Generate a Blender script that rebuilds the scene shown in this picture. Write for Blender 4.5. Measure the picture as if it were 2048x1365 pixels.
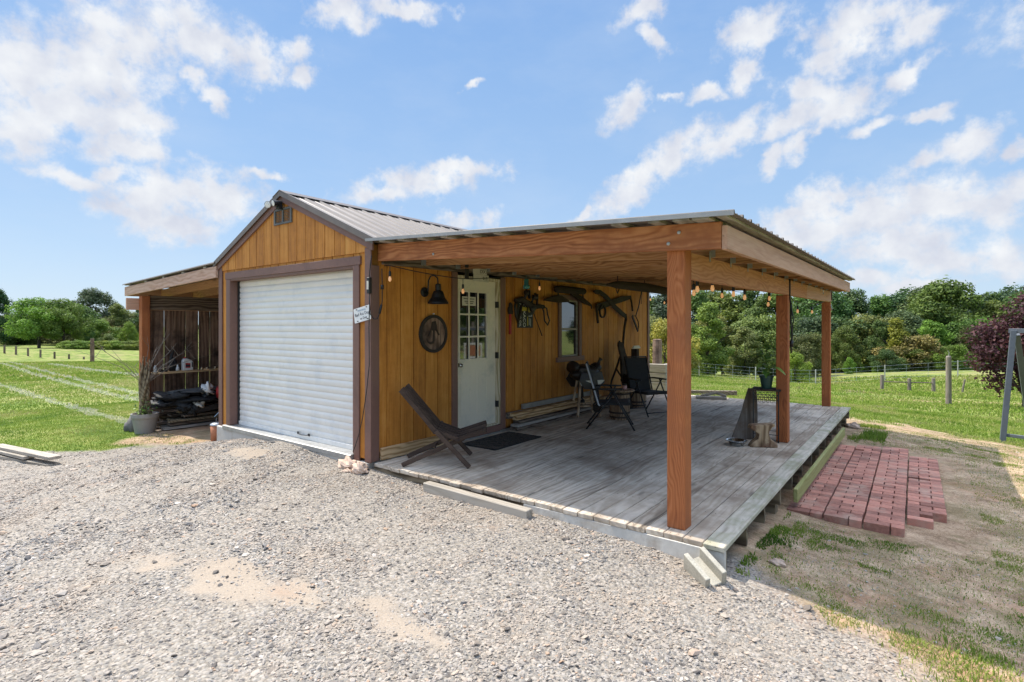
import bpy, math, random
import numpy as np
from mathutils import Vector, Matrix, Euler
R = math.radians
random.seed(7)
rng = np.random.default_rng(11)
for o in list(bpy.data.objects): bpy.data.objects.remove(o)
sc = bpy.context.scene
C = bpy.context.scene.collection

# ------------------------------------------------------------------ camera
cam_d = bpy.data.cameras.new("camera"); cam = bpy.data.objects.new("camera", cam_d); C.objects.link(cam)
cam.location = (4.889, -3.818, 1.5155)
cam.rotation_euler = (R(90), 0, R(37.35))
cam_d.sensor_width = 36.0; cam_d.lens = 18.936; cam_d.shift_y = -0.0141
cam_d.clip_start = 0.05; cam_d.clip_end = 3000
sc.camera = cam
sc.render.resolution_x = 1024; sc.render.resolution_y = 682
sc.view_settings.view_transform = 'Standard'; sc.view_settings.look = 'None'
sc.view_settings.gamma = 1.0; sc.view_settings.exposure = 1.7
# ------------------------------------------------------------------ sun
SUNDIR = Vector((1.82, 0.16, -2.65)).normalized()        # the way the light travels
SUN_EL = math.asin(-SUNDIR.z); SUN_AZ = math.atan2(-SUNDIR.x, -SUNDIR.y)
sl = bpy.data.lights.new("sun", 'SUN'); so = bpy.data.objects.new("sun", sl); C.objects.link(so)
sl.energy = 2.0; sl.angle = R(0.5); sl.color = (1.0, 0.93, 0.82)
so.rotation_euler = SUNDIR.to_track_quat('-Z', 'Y').to_euler(); so.location = (-20, -2, 30)

# ------------------------------------------------------------------ node helper
class NT:
    def __init__(s, tree):
        s.t = tree; s.t.nodes.clear()
    def n(s, typ, ins=None, **props):
        nd = s.t.nodes.new(typ)
        for k, v in props.items(): setattr(nd, k, v)
        if ins:
            for k, v in ins.items():
                if isinstance(v, bpy.types.NodeSocket): s.t.links.new(v, nd.inputs[k])
                else:
                    try: nd.inputs[k].default_value = v
                    except Exception: nd.inputs[k].default_value = (*v, 1.0)
        return nd
    def math(s, op, a, b=None, c=None, clamp=False):
        ins = {0: a}
        if b is not None: ins[1] = b
        if c is not None: ins[2] = c
        return s.n('ShaderNodeMath', ins, operation=op, use_clamp=clamp).outputs[0]
    def vmath(s, op, a, b=None):
        ins = {0: a}
        if b is not None: ins[1] = b
        return s.n('ShaderNodeVectorMath', ins, operation=op)
    def mix(s, f, a, b, typ='MIX'):
        nd = s.t.nodes.new('ShaderNodeMix'); nd.data_type = 'RGBA'; nd.blend_type = typ
        for i, v in ((0, f), (6, a), (7, b)):
            if isinstance(v, bpy.types.NodeSocket): s.t.links.new(v, nd.inputs[i])
            elif i == 0: nd.inputs[i].default_value = v
            else: nd.inputs[i].default_value = (*v[:3], 1.0)
        return nd.outputs[2]
    def ramp(s, f, stops, interp='LINEAR'):
        nd = s.n('ShaderNodeValToRGB', {0: f}); nd.color_ramp.interpolation = interp
        e = nd.color_ramp.elements
        while len(e) > 1: e.remove(e[-1])
        e[0].position = stops[0][0]; c = stops[0][1]; e[0].color = (*c, 1) if hasattr(c, '__len__') else (c, c, c, 1)
        for p, c in stops[1:]:
            x = e.new(p); x.color = (*c, 1) if hasattr(c, '__len__') else (c, c, c, 1)
        return nd.outputs[0]
    def noise(s, vec, scale, detail=4, rough=.55, dist=0.0):
        return s.n('ShaderNodeTexNoise', {'Vector': vec, 'Scale': scale, 'Detail': detail, 'Roughness': rough, 'Distortion': dist}).outputs[0]

def newmat(name):
    m = bpy.data.materials.new(name); m.use_nodes = True
    return m, NT(m.node_tree)
def finish(t, color, rough=.7, bump=None, bstr=.3, bdist=.01, metal=0.0, spec=.5, extra=None):
    p = t.n('ShaderNodeBsdfPrincipled', {'Roughness': rough, 'Metallic': metal, 'Specular IOR Level': spec})
    if isinstance(color, bpy.types.NodeSocket): t.t.links.new(color, p.inputs['Base Color'])
    else: p.inputs['Base Color'].default_value = (*color, 1)
    if extra:
        for k, v in extra.items():
            if isinstance(v, bpy.types.NodeSocket): t.t.links.new(v, p.inputs[k])
            else: p.inputs[k].default_value = v
    if bump is not None:
        b = t.n('ShaderNodeBump', {'Height': bump, 'Strength': bstr, 'Distance': bdist})
        t.t.links.new(b.outputs[0], p.inputs['Normal'])
    o = t.n('ShaderNodeOutputMaterial', {0: p.outputs[0]})
    return p
def srgb(r, g, b):
    f = lambda c: (c/255/12.92) if c/255 <= .04045 else ((c/255+.055)/1.055)**2.4
    return (f(r), f(g), f(b))

# ------------------------------------------------------------------ world: Nishita sky with broken cumulus
w = bpy.data.worlds.new("World"); sc.world = w; w.use_nodes = True
t = NT(w.node_tree)
sky = t.n('ShaderNodeTexSky', sky_type='NISHITA', sun_disc=False)
sky.sun_elevation = SUN_EL; sky.sun_rotation = SUN_AZ; sky.altitude = 300; sky.air_density = 1.0; sky.dust_density = 0.6; sky.ozone_density = 1.0
dirv = t.n('ShaderNodeTexCoord').outputs['Generated']
sx = t.n('ShaderNodeSeparateXYZ', {0: dirv})
deg = 57.29578
az = t.math('MULTIPLY', t.math('ARCTAN2', sx.outputs[0], sx.outputs[1]), deg)
el = t.math('MULTIPLY', t.math('ARCSINE', sx.outputs[2]), deg)
ae = t.n('ShaderNodeCombineXYZ', {0: az, 1: el}).outputs[0]
wn = t.n('ShaderNodeTexNoise', {'Vector': ae, 'Scale': .3, 'Detail': 4.0, 'Roughness': .55}).outputs['Color']
wv = t.vmath('SCALE', t.vmath('SUBTRACT', wn, (.5, .5, .5)).outputs[0]); wv.inputs['Scale'].default_value = 3.6
aw = t.vmath('ADD', ae, wv.outputs[0]).outputs[0]
CL = [[-75,20.5,5.5,3.4,0],[-76.5,12,3.0,1.0,0],[-79.2,19.9,4.4,3.6,0],[-73,23.4,4.9,3,-10],[-77.4,17.5,4.7,3.7,0],[-79.2,15.2,3.5,2.4,0],[-67.4,24.7,6.4,2.8,10],[-62.6,24.4,3.2,1.6,0],[-73.7,16.8,3.8,2.4,0],[-71.6,17.8,2.0,1.8,0],[-73,14.9,3.2,1.3,-10],
[-66.2,20.2,2.0,.8,40],[-68,21.7,.9,.8,0],[-58.8,25.5,1.8,1.0,0],[-58.1,23.6,1.6,1.0,-30],[-54.6,28.9,3.2,1.7,0],[-49,30.2,5.0,.9,0],[-41.7,24.3,1.2,.4,-20],
[-70.1,11.6,4.9,2.3,0],[-66.2,12.1,4.9,2.6,0],[-72,9.7,4,1.8,0],[-69.4,9.1,4.2,1.9,0],[-74.1,12.9,1.6,.9,0],[-62,14.4,2.2,.6,0],[-46.5,14.9,7.6,1.7,-6],[-42.3,16,4.4,1.1,0],[-51.1,13.2,3.9,1.1,0],[-41.8,11.4,3.6,1.0,0],
[-25.2,21.7,3.0,1.5,-30],[-23.5,29.8,3.5,1.1,-20],[-22.5,27.2,2.4,.8,30],[-20.5,22,1.0,.5,0],[-13.1,26.7,3.3,2.2,-15],[-14,23.6,1.6,2.2,0],[-17.2,22,2.2,.8,0],[-4.5,24.8,5.0,3.0,0],[-6.8,22.7,2.4,1.4,0],[-.2,24.4,1.9,1.9,0],[-1.2,20.7,2.6,.8,-20],
[-7.6,20.5,4.2,1.4,10],[-6,19,4.5,1.5,-10],[-10.9,18.5,4.6,1.5,-15],[-15.8,17.9,5,1.7,-15],[-20.5,17,4.8,2.1,-30],[-23.5,15.3,4.3,2,-30],[-25.5,13.5,4.4,1.6,-25],[-29.6,11.6,2.4,.6,-30],[-9.2,16.6,2.1,.9,-40],[-11.8,15.2,1.7,.8,-40],
[.5,17.3,1.9,.6,0],[2.7,14.5,2.8,1.6,-15],[.1,13.4,2.3,.9,-20],[-3.7,17.3,2,.6,0],[5.8,13.5,1,1,0],[-6.8,11.5,3.9,2.2,0],[-3.4,10.2,5.6,2.7,0],[1.1,10.4,4.9,1.8,0],[-8.4,8.9,5,2.3,0],[-1.6,7,5.6,2,0],[4.8,9.9,3.5,2,0],[-10,10,3.6,1.2,-25],[1.1,5.5,4.4,1.6,0],[5.1,5.2,2.6,2,0],[-3.7,4.1,3,1.0,0],[-.2,3.1,3.7,.9,0]]
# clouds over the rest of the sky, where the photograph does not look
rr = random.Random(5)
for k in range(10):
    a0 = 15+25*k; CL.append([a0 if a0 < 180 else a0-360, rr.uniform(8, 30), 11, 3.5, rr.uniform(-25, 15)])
for k in range(8): CL.append([-180+45*k, 60+8*(k % 2), 24, 13, 0])  # unseen overhead clouds, added as bright cover that lifts the shade
acc = None
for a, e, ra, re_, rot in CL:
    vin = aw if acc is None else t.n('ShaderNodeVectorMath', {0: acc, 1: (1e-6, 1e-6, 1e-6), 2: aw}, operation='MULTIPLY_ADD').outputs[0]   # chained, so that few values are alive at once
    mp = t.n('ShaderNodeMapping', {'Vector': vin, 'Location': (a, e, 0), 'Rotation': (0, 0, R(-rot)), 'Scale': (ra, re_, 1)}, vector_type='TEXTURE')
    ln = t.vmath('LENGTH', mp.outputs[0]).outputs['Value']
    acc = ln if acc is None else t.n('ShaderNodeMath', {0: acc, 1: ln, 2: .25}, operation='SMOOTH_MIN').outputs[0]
fine = t.noise(ae, .5, 7, .63)
d = t.math('ADD', acc, t.math('MULTIPLY', t.math('SUBTRACT', fine, .5), 1.9))
dens = t.n('ShaderNodeMapRange', {0: d, 1: 1.27, 2: .36, 3: 0.0, 4: 1.0}, interpolation_type='SMOOTHSTEP').outputs[0]
# thin haze near the horizon and faint streaks
thin = t.math('MULTIPLY', t.n('ShaderNodeMapRange', {0: t.noise(t.vmath('MULTIPLY', ae, (.6, 1.3, 1)).outputs[0], .1, 6, .6), 1: .45, 2: .8}).outputs[0], .22)
shade = t.n('ShaderNodeMapRange', {0: t.noise(t.vmath('ADD', ae, (3.0, -1.4, 0)).outputs[0], .3, 4, .5), 1: .3, 2: .7}).outputs[0]
overhead_fill = t.mix(t.n('ShaderNodeMapRange', {0: el, 1: 34.0, 2: 62.0}).outputs[0], (1, 1, 1), (5.2, 4.6, 3.9))      # added boost: unseen sky overhead brightened and warmed to fill the shade
ccol = t.mix(shade, (3.7, 3.9, 4.5), (5.3, 5.4, 5.5))
skyg = t.ramp(t.n('ShaderNodeMapRange', {0: el, 1: 0.0, 2: 40.0}).outputs[0], [(0, (.335,.425,.52)), (.3, (.22,.335,.50)), (.7, (.155,.272,.475)), (1, (.135,.24,.46))])
skyg = t.vmath('SCALE', skyg); skyg.inputs['Scale'].default_value = 10.0
skyc = t.mix(.88, sky.outputs[0], skyg.outputs[0])
skyc = t.mix(thin, skyc, (4.0, 4.5, 5.2))
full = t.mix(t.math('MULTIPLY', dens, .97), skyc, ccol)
fv = t.vmath('MULTIPLY', full, overhead_fill)
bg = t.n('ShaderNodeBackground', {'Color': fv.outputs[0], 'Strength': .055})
t.n('ShaderNodeOutputWorld', {0: bg.outputs[0]})
bg.inputs['Strength'].default_value = 0.055

# ------------------------------------------------------------------ mesh builder
class MB:
    def __init__(s): s.v = []; s.f = []; s.r = []; s.cur = 0.5
    def rnd(s, v=None): s.cur = random.random() if v is None else v; return s
    def add(s, vs, fs):
        k = len(s.v); s.v += [tuple(p) for p in vs]
        for f in fs: s.f.append(tuple(i+k for i in f)); s.r.append(s.cur)
        return s
    def box(s, x0, x1, y0, y1, z0, z1):
        return s.add([(x0,y0,z0),(x1,y0,z0),(x1,y1,z0),(x0,y1,z0),(x0,y0,z1),(x1,y0,z1),(x1,y1,z1),(x0,y1,z1)],
              [(3,2,1,0),(4,5,6,7),(0,1,5,4),(1,2,6,5),(2,3,7,6),(3,0,4,7)])
    def obox(s, c, size, m):
        c = Vector(c); h = [a/2 for a in size]; vs = []
        for z in (-1, 1):
            for x, y in ((-1,-1),(1,-1),(1,1),(-1,1)): vs.append(c + m @ Vector((x*h[0], y*h[1], z*h[2])))
        return s.add(vs, [(3,2,1,0),(4,5,6,7),(0,1,5,4),(1,2,6,5),(2,3,7,6),(3,0,4,7)])
    def beam(s, a, b, w, h, up=(0,0,1)):
        """box running from a to b, w wide, h deep along up"""
        a = Vector(a); b = Vector(b); d = (b-a); L = d.length; d.normalize(); up = Vector(up)
        sd = d.cross(up).normalized(); u2 = sd.cross(d)
        m = Matrix((d, sd, u2)).transposed()
        return s.obox((a+b)/2, (L, w, h), m)
    def tube(s, pts, r, n=8, cap=True):
        pts = [Vector(p) for p in pts]; rs = r if hasattr(r, '__len__') else [r]*len(pts)
        rings = []; prev = None
        for i, p in enumerate(pts):
            d = (pts[min(i+1, len(pts)-1)] - pts[max(i-1, 0)])
            if d.length < 1e-9: d = Vector((0,0,1))
            d.normalize()
            if prev is None:
                a = Vector((0,0,1)) if abs(d.z) < .9 else Vector((1,0,0)); u = d.cross(a).normalized()
            else:
                u = (prev - d*prev.dot(d)); u = u.normalized() if u.length > 1e-6 else d.orthogonal().normalized()
            prev = u; v = d.cross(u)
            rings.append([p + (u*math.cos(2*math.pi*k/n) + v*math.sin(2*math.pi*k/n))*rs[i] for k in range(n)])
        vs = [q for rg in rings for q in rg]; fs = []
        for i in range(len(pts)-1):
            for k in range(n): fs.append((i*n+k, i*n+(k+1)%n, (i+1)*n+(k+1)%n, (i+1)*n+k))
        if cap: fs.append(tuple(range(n-1,-1,-1))); fs.append(tuple((len(pts)-1)*n+k for k in range(n)))
        return s.add(vs, fs)
    def lathe(s, prof, c=(0,0,0), n=24, m=None, cap=True):
        c = Vector(c); m = m or Matrix.Identity(3); vs = []
        for r, z in prof:
            for k in range(n): vs.append(c + m @ Vector((r*math.cos(2*math.pi*k/n), r*math.sin(2*math.pi*k/n), z)))
        fs = []
        for i in range(len(prof)-1):
            for k in range(n): fs.append((i*n+k, i*n+(k+1)%n, (i+1)*n+(k+1)%n, (i+1)*n+k))
        if cap: fs.append(tuple(range(n-1,-1,-1))); fs.append(tuple((len(prof)-1)*n+k for k in range(n)))
        return s.add(vs, fs)
    def prism(s, poly, f0, f1):
        """poly: list of 2D; f0/f1 map a 2D point to the near and far face"""
        n = len(poly); vs = [f0(*p) for p in poly] + [f1(*p) for p in poly]
        fs = [tuple(range(n)), tuple(range(2*n-1, n-1, -1))]
        for i in range(n): fs.append((i, n+i, n+(i+1)%n, (i+1)%n))
        return s.add(vs, fs)
    def blob(s, c, rad, seed=0, amp=.2, nu=14, nv=9, m=None):
        rr = random.Random(seed); ph = [(rr.uniform(0,6.3), rr.uniform(1,4), rr.uniform(1,4), rr.uniform(0,6.3)) for _ in range(6)]
        c = Vector(c); vs = []; m = m or Matrix.Identity(3)
        for j in range(nv+1):
            th = math.pi*j/nv
            for i in range(nu):
                a = 2*math.pi*i/nu; dv = Vector((math.sin(th)*math.cos(a), math.sin(th)*math.sin(a), math.cos(th)))
                q = 1 + amp*sum(math.sin(p1+k1*dv.x*2+k2*dv.y*2+p2*dv.z) for p1,k1,k2,p2 in ph)/3
                vs.append(c + m @ Vector((dv.x*rad[0]*q, dv.y*rad[1]*q, dv.z*rad[2]*q)))
        fs = []
        for j in range(nv):
            for i in range(nu): fs.append((j*nu+i, (j+1)*nu+i, (j+1)*nu+(i+1)%nu, j*nu+(i+1)%nu))
        return s.add(vs, fs)
    def text(s, body, size, m4, extrude=.0015, align='CENTER'):
        cu = bpy.data.curves.new('t', 'FONT'); cu.body = body; cu.size = size; cu.extrude = extrude
        cu.align_x = align; cu.align_y = 'CENTER'; cu.resolution_u = 3
        ob = bpy.data.objects.new('t', cu); C.objects.link(ob)
        bpy.context.view_layer.update()
        me = bpy.data.meshes.new_from_object(ob)
        s.add([m4 @ v.co for v in me.vertices], [tuple(p.vertices) for p in me.polygons])
        bpy.data.objects.remove(ob); bpy.data.curves.remove(cu); bpy.data.meshes.remove(me)
        return s
    def build(s, name, mat, parent=None, smooth=False, bevel=0, loc=None, rot=None, recalc=True, segs=1):
        me = bpy.data.meshes.new(name); me.from_pydata(s.v, [], s.f)
        at = me.attributes.new('rnd', 'FLOAT', 'FACE'); at.data.foreach_set('value', s.r)
        if recalc:
            import bmesh
            bm = bmesh.new(); bm.from_mesh(me); bmesh.ops.recalc_face_normals(bm, faces=bm.faces); bm.to_mesh(me); bm.free()
        me.materials.append(mat)
        if smooth: me.shade_smooth()
        o = bpy.data.objects.new(name, me); C.objects.link(o)
        if parent: o.parent = parent
        if loc: o.location = loc
        if rot: o.rotation_euler = rot
        if bevel:
            b = o.modifiers.new('bevel', 'BEVEL'); b.width = bevel; b.segments = segs; b.limit_method = 'ANGLE'; b.angle_limit = R(40)
        return o
def tag(o, label=None, cat=None, group=None, kind=None):
    if label: o['label'] = label
    if cat: o['category'] = cat
    if group: o['group'] = group
    if kind: o['kind'] = kind
    return o
def thing(name, label, cat, loc=(0,0,0), rz=0, group=None):
    o = bpy.data.objects.new(name, None); C.objects.link(o); o.location = loc; o.rotation_euler = (0,0,rz)
    o.empty_display_size = .1
    return tag(o, label, cat, group)
def dup(root, loc, rz=0, scale=None, label=None, group=None, color=None):
    r = root.copy(); C.objects.link(r); r.location = loc; r.rotation_euler = (0,0,rz)
    if scale: r.scale = scale
    if label: r['label'] = label
    if group: r['group'] = group
    def rec(src, dst):
        for ch in src.children:
            c = ch.copy(); C.objects.link(c); c.parent = dst
            if color: c.color = (*color, 1)
            rec(ch, c)
    rec(root, r)
    return r
WALL = Matrix(((0,0,1,0),(1,0,0,0),(0,1,0,0),(0,0,0,1)))        # text on a wall that faces +x
FRONT = Matrix(((1,0,0,0),(0,0,-1,0),(0,1,0,0),(0,0,0,1)))      # text on a wall that faces -y

# ------------------------------------------------------------------ materials
def wood(name, dark, mid, light, axis='x', ring=7.0, rough=.75, fib=.35, crack=.0, ringw=.6, bstr=.35, patch=None, patchscale=1.2, spec=.3, knots=0.0):
    m, t = newmat(name)
    co = t.n('ShaderNodeTexCoord').outputs['Object']
    rn = t.n('ShaderNodeAttribute', attribute_name='rnd').outputs['Fac']
    off = t.n('ShaderNodeCombineXYZ', {0: t.math('MULTIPLY', rn, 17.3), 1: t.math('MULTIPLY', rn, 41.7), 2: t.math('MULTIPLY', rn, 29.1)}).outputs[0]
    co2 = t.vmath('ADD', co, off).outputs[0]
    i = 'xyz'.index(axis)
    def sc_(al, ac):
        v = [ac]*3; v[i] = al; return t.vmath('MULTIPLY', co2, tuple(v)).outputs[0]
    wob = t.noise(sc_(.8, 3.0), 1.0, 3)
    v = t.vmath('ADD', sc_(.16, 1.0), t.n('ShaderNodeCombineXYZ', {0: t.math('MULTIPLY', wob, .25), 1: t.math('MULTIPLY', wob, .2), 2: t.math('MULTIPLY', wob, .25)}).outputs[0]).outputs[0]
    rg = t.n('ShaderNodeTexWave', {'Vector': v, 'Scale': ring, 'Distortion': 2.6, 'Detail': 3.0, 'Detail Scale': 1.0}, wave_type='RINGS', rings_direction=axis.upper()).outputs['Fac']
    fb = t.noise(sc_(3.0, 130.0), 1.0, 3, .6)
    st = t.noise(sc_(.7, 14.0), 1.0, 4, .6)
    a = t.math('ADD', t.math('MULTIPLY', rg, ringw), t.math('ADD', t.math('MULTIPLY', fb, fib), t.math('MULTIPLY', st, 1-ringw-fib*.3)))
    a = t.math('ADD', a, t.math('MULTIPLY', t.math('SUBTRACT', rn, .5), .3))
    col = t.ramp(a, [(.22, dark), (.52, mid), (.85, light)])
    if patch:
        pn = t.noise(co, patchscale, 5, .65)
        col = t.mix(t.n('ShaderNodeMapRange', {0: pn, 1: .45, 2: .68}).outputs[0], col, patch)
    h = t.math('ADD', t.math('MULTIPLY', fb, .5), t.math('MULTIPLY', rg, .3))
    if crack:
        ck = t.noise(sc_(.5, 26.0), 1.0, 2, .5)
        cm = t.n('ShaderNodeMapRange', {0: ck, 1: .33, 2: .27}).outputs[0]
        cm = t.math('MULTIPLY', cm, crack)
        col = t.mix(cm, col, tuple(c*.25 for c in dark))
        h = t.math('SUBTRACT', h, t.math('MULTIPLY', cm, 1.5))
    if knots:
        vo = t.n('ShaderNodeTexVoronoi', {'Vector': sc_(1.3, 4.5), 'Scale': 1.0}).outputs['Distance']
        km = t.math('MULTIPLY', t.n('ShaderNodeMapRange', {0: vo, 1: .12, 2: .05}).outputs[0], knots)
        col = t.mix(km, col, tuple(c*.35 for c in dark))
    finish(t, col, rough, h, bstr, .004, spec=spec)
    return m

def plain(name, col, rough=.6, metal=0, spec=.5, var=.12, scale=20, bump=.15, dirt=None):
    m, t = newmat(name)
    co = t.n('ShaderNodeTexCoord').outputs['Object']
    rn = t.n('ShaderNodeAttribute', attribute_name='rnd').outputs['Fac']
    n = t.noise(co, scale, 5, .6); n2 = t.noise(co, scale*.12, 3)
    f = t.math('ADD', t.math('MULTIPLY', n, .6), t.math('MULTIPLY', n2, .4))
    f = t.math('ADD', f, t.math('MULTIPLY', t.math('SUBTRACT', rn, .5), .5))
    c = t.ramp(f, [(.3, tuple(x*(1-var*1.6) for x in col)), (.7, tuple(min(1, x*(1+var)) for x in col))])
    if dirt:
        c = t.mix(t.n('ShaderNodeMapRange', {0: t.noise(co, 3.0, 6, .7), 1: .5, 2: .72}).outputs[0], c, dirt)
    finish(t, c, rough, n, bump, .002, metal=metal, spec=spec)
    return m

ORANGE = srgb(212, 140, 62)
def siding_mat(name, a, b, c):
    m, t = newmat(name)
    co = t.n('ShaderNodeTexCoord').outputs['Object']
    rn = t.n('ShaderNodeAttribute', attribute_name='rnd').outputs['Fac']
    s1 = t.noise(t.vmath('MULTIPLY', co, (28, 28, 1.3)).outputs[0], 1.0, 5, .65, .6)
    s2 = t.noise(t.vmath('MULTIPLY', co, (4, 4, .9)).outputs[0], 1.0, 4, .6)
    blot = t.noise(co, 7.0, 6, .7)
    f = t.math('ADD', t.math('ADD', t.math('MULTIPLY', s1, .45), t.math('MULTIPLY', s2, .35)), t.math('MULTIPLY', blot, .25))
    f = t.math('ADD', f, t.math('MULTIPLY', t.math('SUBTRACT', rn, .5), .14))
    col = t.ramp(f, [(.34, a), (.51, b), (.70, c)])
    finish(t, col, .62, t.math('ADD', s1, blot), .35, .003, spec=.35)
    return m
M = {}
M['siding'] = siding_mat('stained_siding', (.30, .105, .016), (.52, .205, .032), (.67, .32, .075))
M['siding_back'] = plain('siding_groove', (.24, .10, .012), .8)
M['brown'] = plain('brown_trim_paint', (.20, .105, .080), .55, var=.1, scale=30, bump=.2)
M['cream'] = wood('cream_jamb_wood', (.42, .34, .2), (.6, .52, .36), (.7, .62, .48), 'z')
M['white_door'] = plain('white_door_paint', (.82, .745, .61), .4, var=.04, scale=6, bump=.05, dirt=(.58, .55, .47))
M['roll'] = plain('white_roll_up_steel', (.80, .765, .70), .32, var=.05, scale=2.5, bump=.03, dirt=(.66,.65,.62))
M['steel'] = plain('galvanised_steel', (.42, .42, .41), .45, metal=.6, var=.2, scale=14)
M['roofmetal'] = plain('brown_roof_metal', (.175, .148, .13), .5, spec=.3, metal=.0, var=.12, scale=5, bump=.05)
M['silver'] = plain('bare_sheet_metal', (.36, .345, .33), .45, metal=.4, var=.15, scale=9)
M['black'] = plain('black_metal', (.012, .012, .014), .45, var=.3)
M['blackcloth'] = plain('black_mesh_fabric', (.02, .02, .022), .85, var=.3, scale=160, bump=.4)
M['rubber'] = plain('black_rubber', (.018, .018, .018), .75, var=.3, scale=60, bump=.5)
M['rust'] = plain('rusty_dark_iron', (.045, .028, .02), .75, var=.4, scale=45, bump=.5)
M['iron'] = plain('weathered_iron', (.05, .042, .035), .75, metal=.0, spec=.15, var=.35, scale=40, bump=.4)
M['leather'] = plain('dark_leather', (.028, .02, .016), .45, var=.4, scale=30, bump=.4)
M['concrete'] = plain('painted_concrete', (.60, .565, .50), .85, var=.12, scale=18, bump=.4, dirt=(.36, .29, .22))
M['cblock'] = plain('concrete_block', (.42, .39, .32), .95, var=.22, scale=90, bump=.8)
M['beam_x'] = wood('stained_beam_x', (.17, .055, .02), (.42, .15, .056), (.57, .25, .105), 'x', ring=10, crack=.6, knots=.9, ringw=.3, patch=(.28, .095, .04), patchscale=1.8)
M['beam_y'] = wood('stained_beam_y', (.19, .075, .034), (.42, .18, .085), (.54, .27, .14), 'y', ring=12, crack=.4, knots=.8, ringw=.27)
M['fascia'] = wood('weathered_fascia', (.27, .135, .09), (.47, .26, .175), (.57, .35, .245), 'y', ring=6, crack=.4, fib=.6, ringw=.12, knots=.6)
M['fascia_x'] = wood('weathered_fascia_x', (.26, .14, .09), (.50, .31, .22), (.60, .41, .31), 'x', ring=7, crack=.4, fib=.5, ringw=.3)
M['rafter'] = wood('pine_rafter', (.17, .075, .03), (.38, .185, .078), (.50, .27, .13), 'x', ring=14, crack=.2, knots=.6, ringw=.35)
M['post'] = wood('stained_post', (.17, .05, .02), (.38, .118, .038), (.49, .18, .068), 'z', ring=26, crack=.9, knots=.8, ringw=.25, patch=(.30, .10, .04), patchscale=2.2)
M['post_dark'] = wood('stained_post_dark', (.12, .04, .015), (.25, .095, .035), (.34, .15, .06), 'z', ring=9, crack=.5)
M['deck'] = wood('weathered_deck', (.17, .13, .095), (.46, .38, .29), (.63, .545, .44), 'y', ring=6, rough=.85, fib=.45, crack=.6, ringw=.25, bstr=.6, patch=(.23, .17, .12), patchscale=1.0, knots=.5)
M['deckedge'] = wood('mossy_deck_edge', (.18, .15, .115), (.46, .41, .32), (.63, .57, .47), 'y', ring=6, rough=.85, fib=.5, crack=.5, ringw=.2, bstr=.6, patch=(.25, .255, .14), patchscale=1.6)
M['joist'] = wood('old_joist', (.07, .05, .03), (.16, .12, .075), (.24, .19, .12), 'x', ring=5, crack=.5)
M['greyw_x'] = wood('grey_timber_x', (.14, .115, .09), (.30, .26, .205), (.40, .355, .295), 'x', ring=5, crack=.5, fib=.5, ringw=.25)
M['greyw_y'] = wood('grey_timber_y', (.13, .11, .09), (.28, .25, .21), (.40, .36, .32), 'y', ring=5, crack=.5, fib=.5, ringw=.25)
M['greyw_z'] = wood('grey_timber_z', (.07, .055, .045), (.17, .14, .11), (.27, .23, .19), 'z', ring=5, crack=.5, fib=.5, ringw=.25)
M['barn_z'] = wood('dark_barn_board', (.055, .034, .023), (.19, .115, .08), (.34, .225, .165), 'z', ring=4, crack=.5, fib=.5, ringw=.35, patch=(.035, .022, .018), patchscale=2.0)
M['pine_y'] = wood('pine_board_y', (.28, .15, .06), (.52, .33, .16), (.66, .46, .26), 'y', ring=6, crack=.2, knots=.8)
M['pine_z'] = wood('pine_leg_z', (.30, .19, .11), (.50, .36, .23), (.62, .48, .33), 'z', ring=6)
M['darkw_y'] = wood('dark_board_y', (.05, .035, .025), (.13, .095, .07), (.22, .17, .13), 'y', ring=5, crack=.5)
M['moss'] = wood('mossy_board', (.11, .105, .03), (.24, .24, .07), (.34, .33, .13), 'y', ring=5, fib=.5, ringw=.2)
M['chairw'] = wood('dark_stained_slat', (.022, .013, .009), (.05, .03, .021), (.09, .058, .042), 'x', ring=3, fib=.5, ringw=.15)
M['oldw'] = wood('driftwood', (.04, .03, .022), (.115, .09, .07), (.21, .18, .15), 'z', ring=4, crack=.7, fib=.5, ringw=.2, patch=(.10, .06, .035), patchscale=5)
M['barrel'] = wood('barrel_staves', (.10, .055, .03), (.24, .15, .09), (.36, .25, .16), 'z', ring=7, fib=.4)
M['yoke'] = wood('old_dark_wood_y', (.022, .016, .012), (.04, .03, .023), (.075, .056, .042), 'y', ring=2, ringw=.15, fib=.5, rough=.9, spec=.1)
M['brick'] = plain('red_paver', (.43, .19, .135), .92, var=.25, scale=30, bump=.8, dirt=(.45, .31, .23))
M['grey_pot'] = plain('grey_plastic', (.30, .28, .26), .6, var=.06)
M['greenpot'] = plain('dark_green_plastic', (.02, .06, .05), .45, var=.1)
M['terra'] = plain('terracotta', (.42, .16, .075), .8, var=.15)
M['white'] = plain('white_plastic', (.75, .74, .71), .4, var=.05)
M['paper'] = plain('paper', (.6, .56, .47), .7, var=.1)
M['red'] = plain('red_paint', (.42, .03, .03), .45, var=.15)
M['ink'] = plain('dark_lettering', (.02, .025, .05), .6, var=.0)
M['inkgrey'] = plain('blue_grey_lettering', (.22, .32, .42), .6, var=.0)
M['ylw'] = plain('yellow_enamel', (.55, .42, .05), .5, var=.1)
M['pink'] = plain('pink_wax', (.62, .33, .30), .4, var=.05)
M['bluegrey'] = plain('blue_grey_paint', (.10, .115, .135), .45, var=.12)
M['stone'] = plain('pale_rock', (.50, .37, .28), .9, var=.3, scale=14, bump=.9)
M['darkstone'] = plain('grey_rock', (.13, .12, .11), .9, var=.3, scale=14, bump=.9)
M['tarp'] = plain('black_tarp', (.035, .036, .036), .8, var=.5, scale=8, bump=.6)
M['screen'] = plain('vent_screen', (.13, .125, .115), .6, var=.35, scale=90, bump=.3)
M['dark'] = plain('dark_interior', (.02, .018, .016), .9, var=.3)
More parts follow.
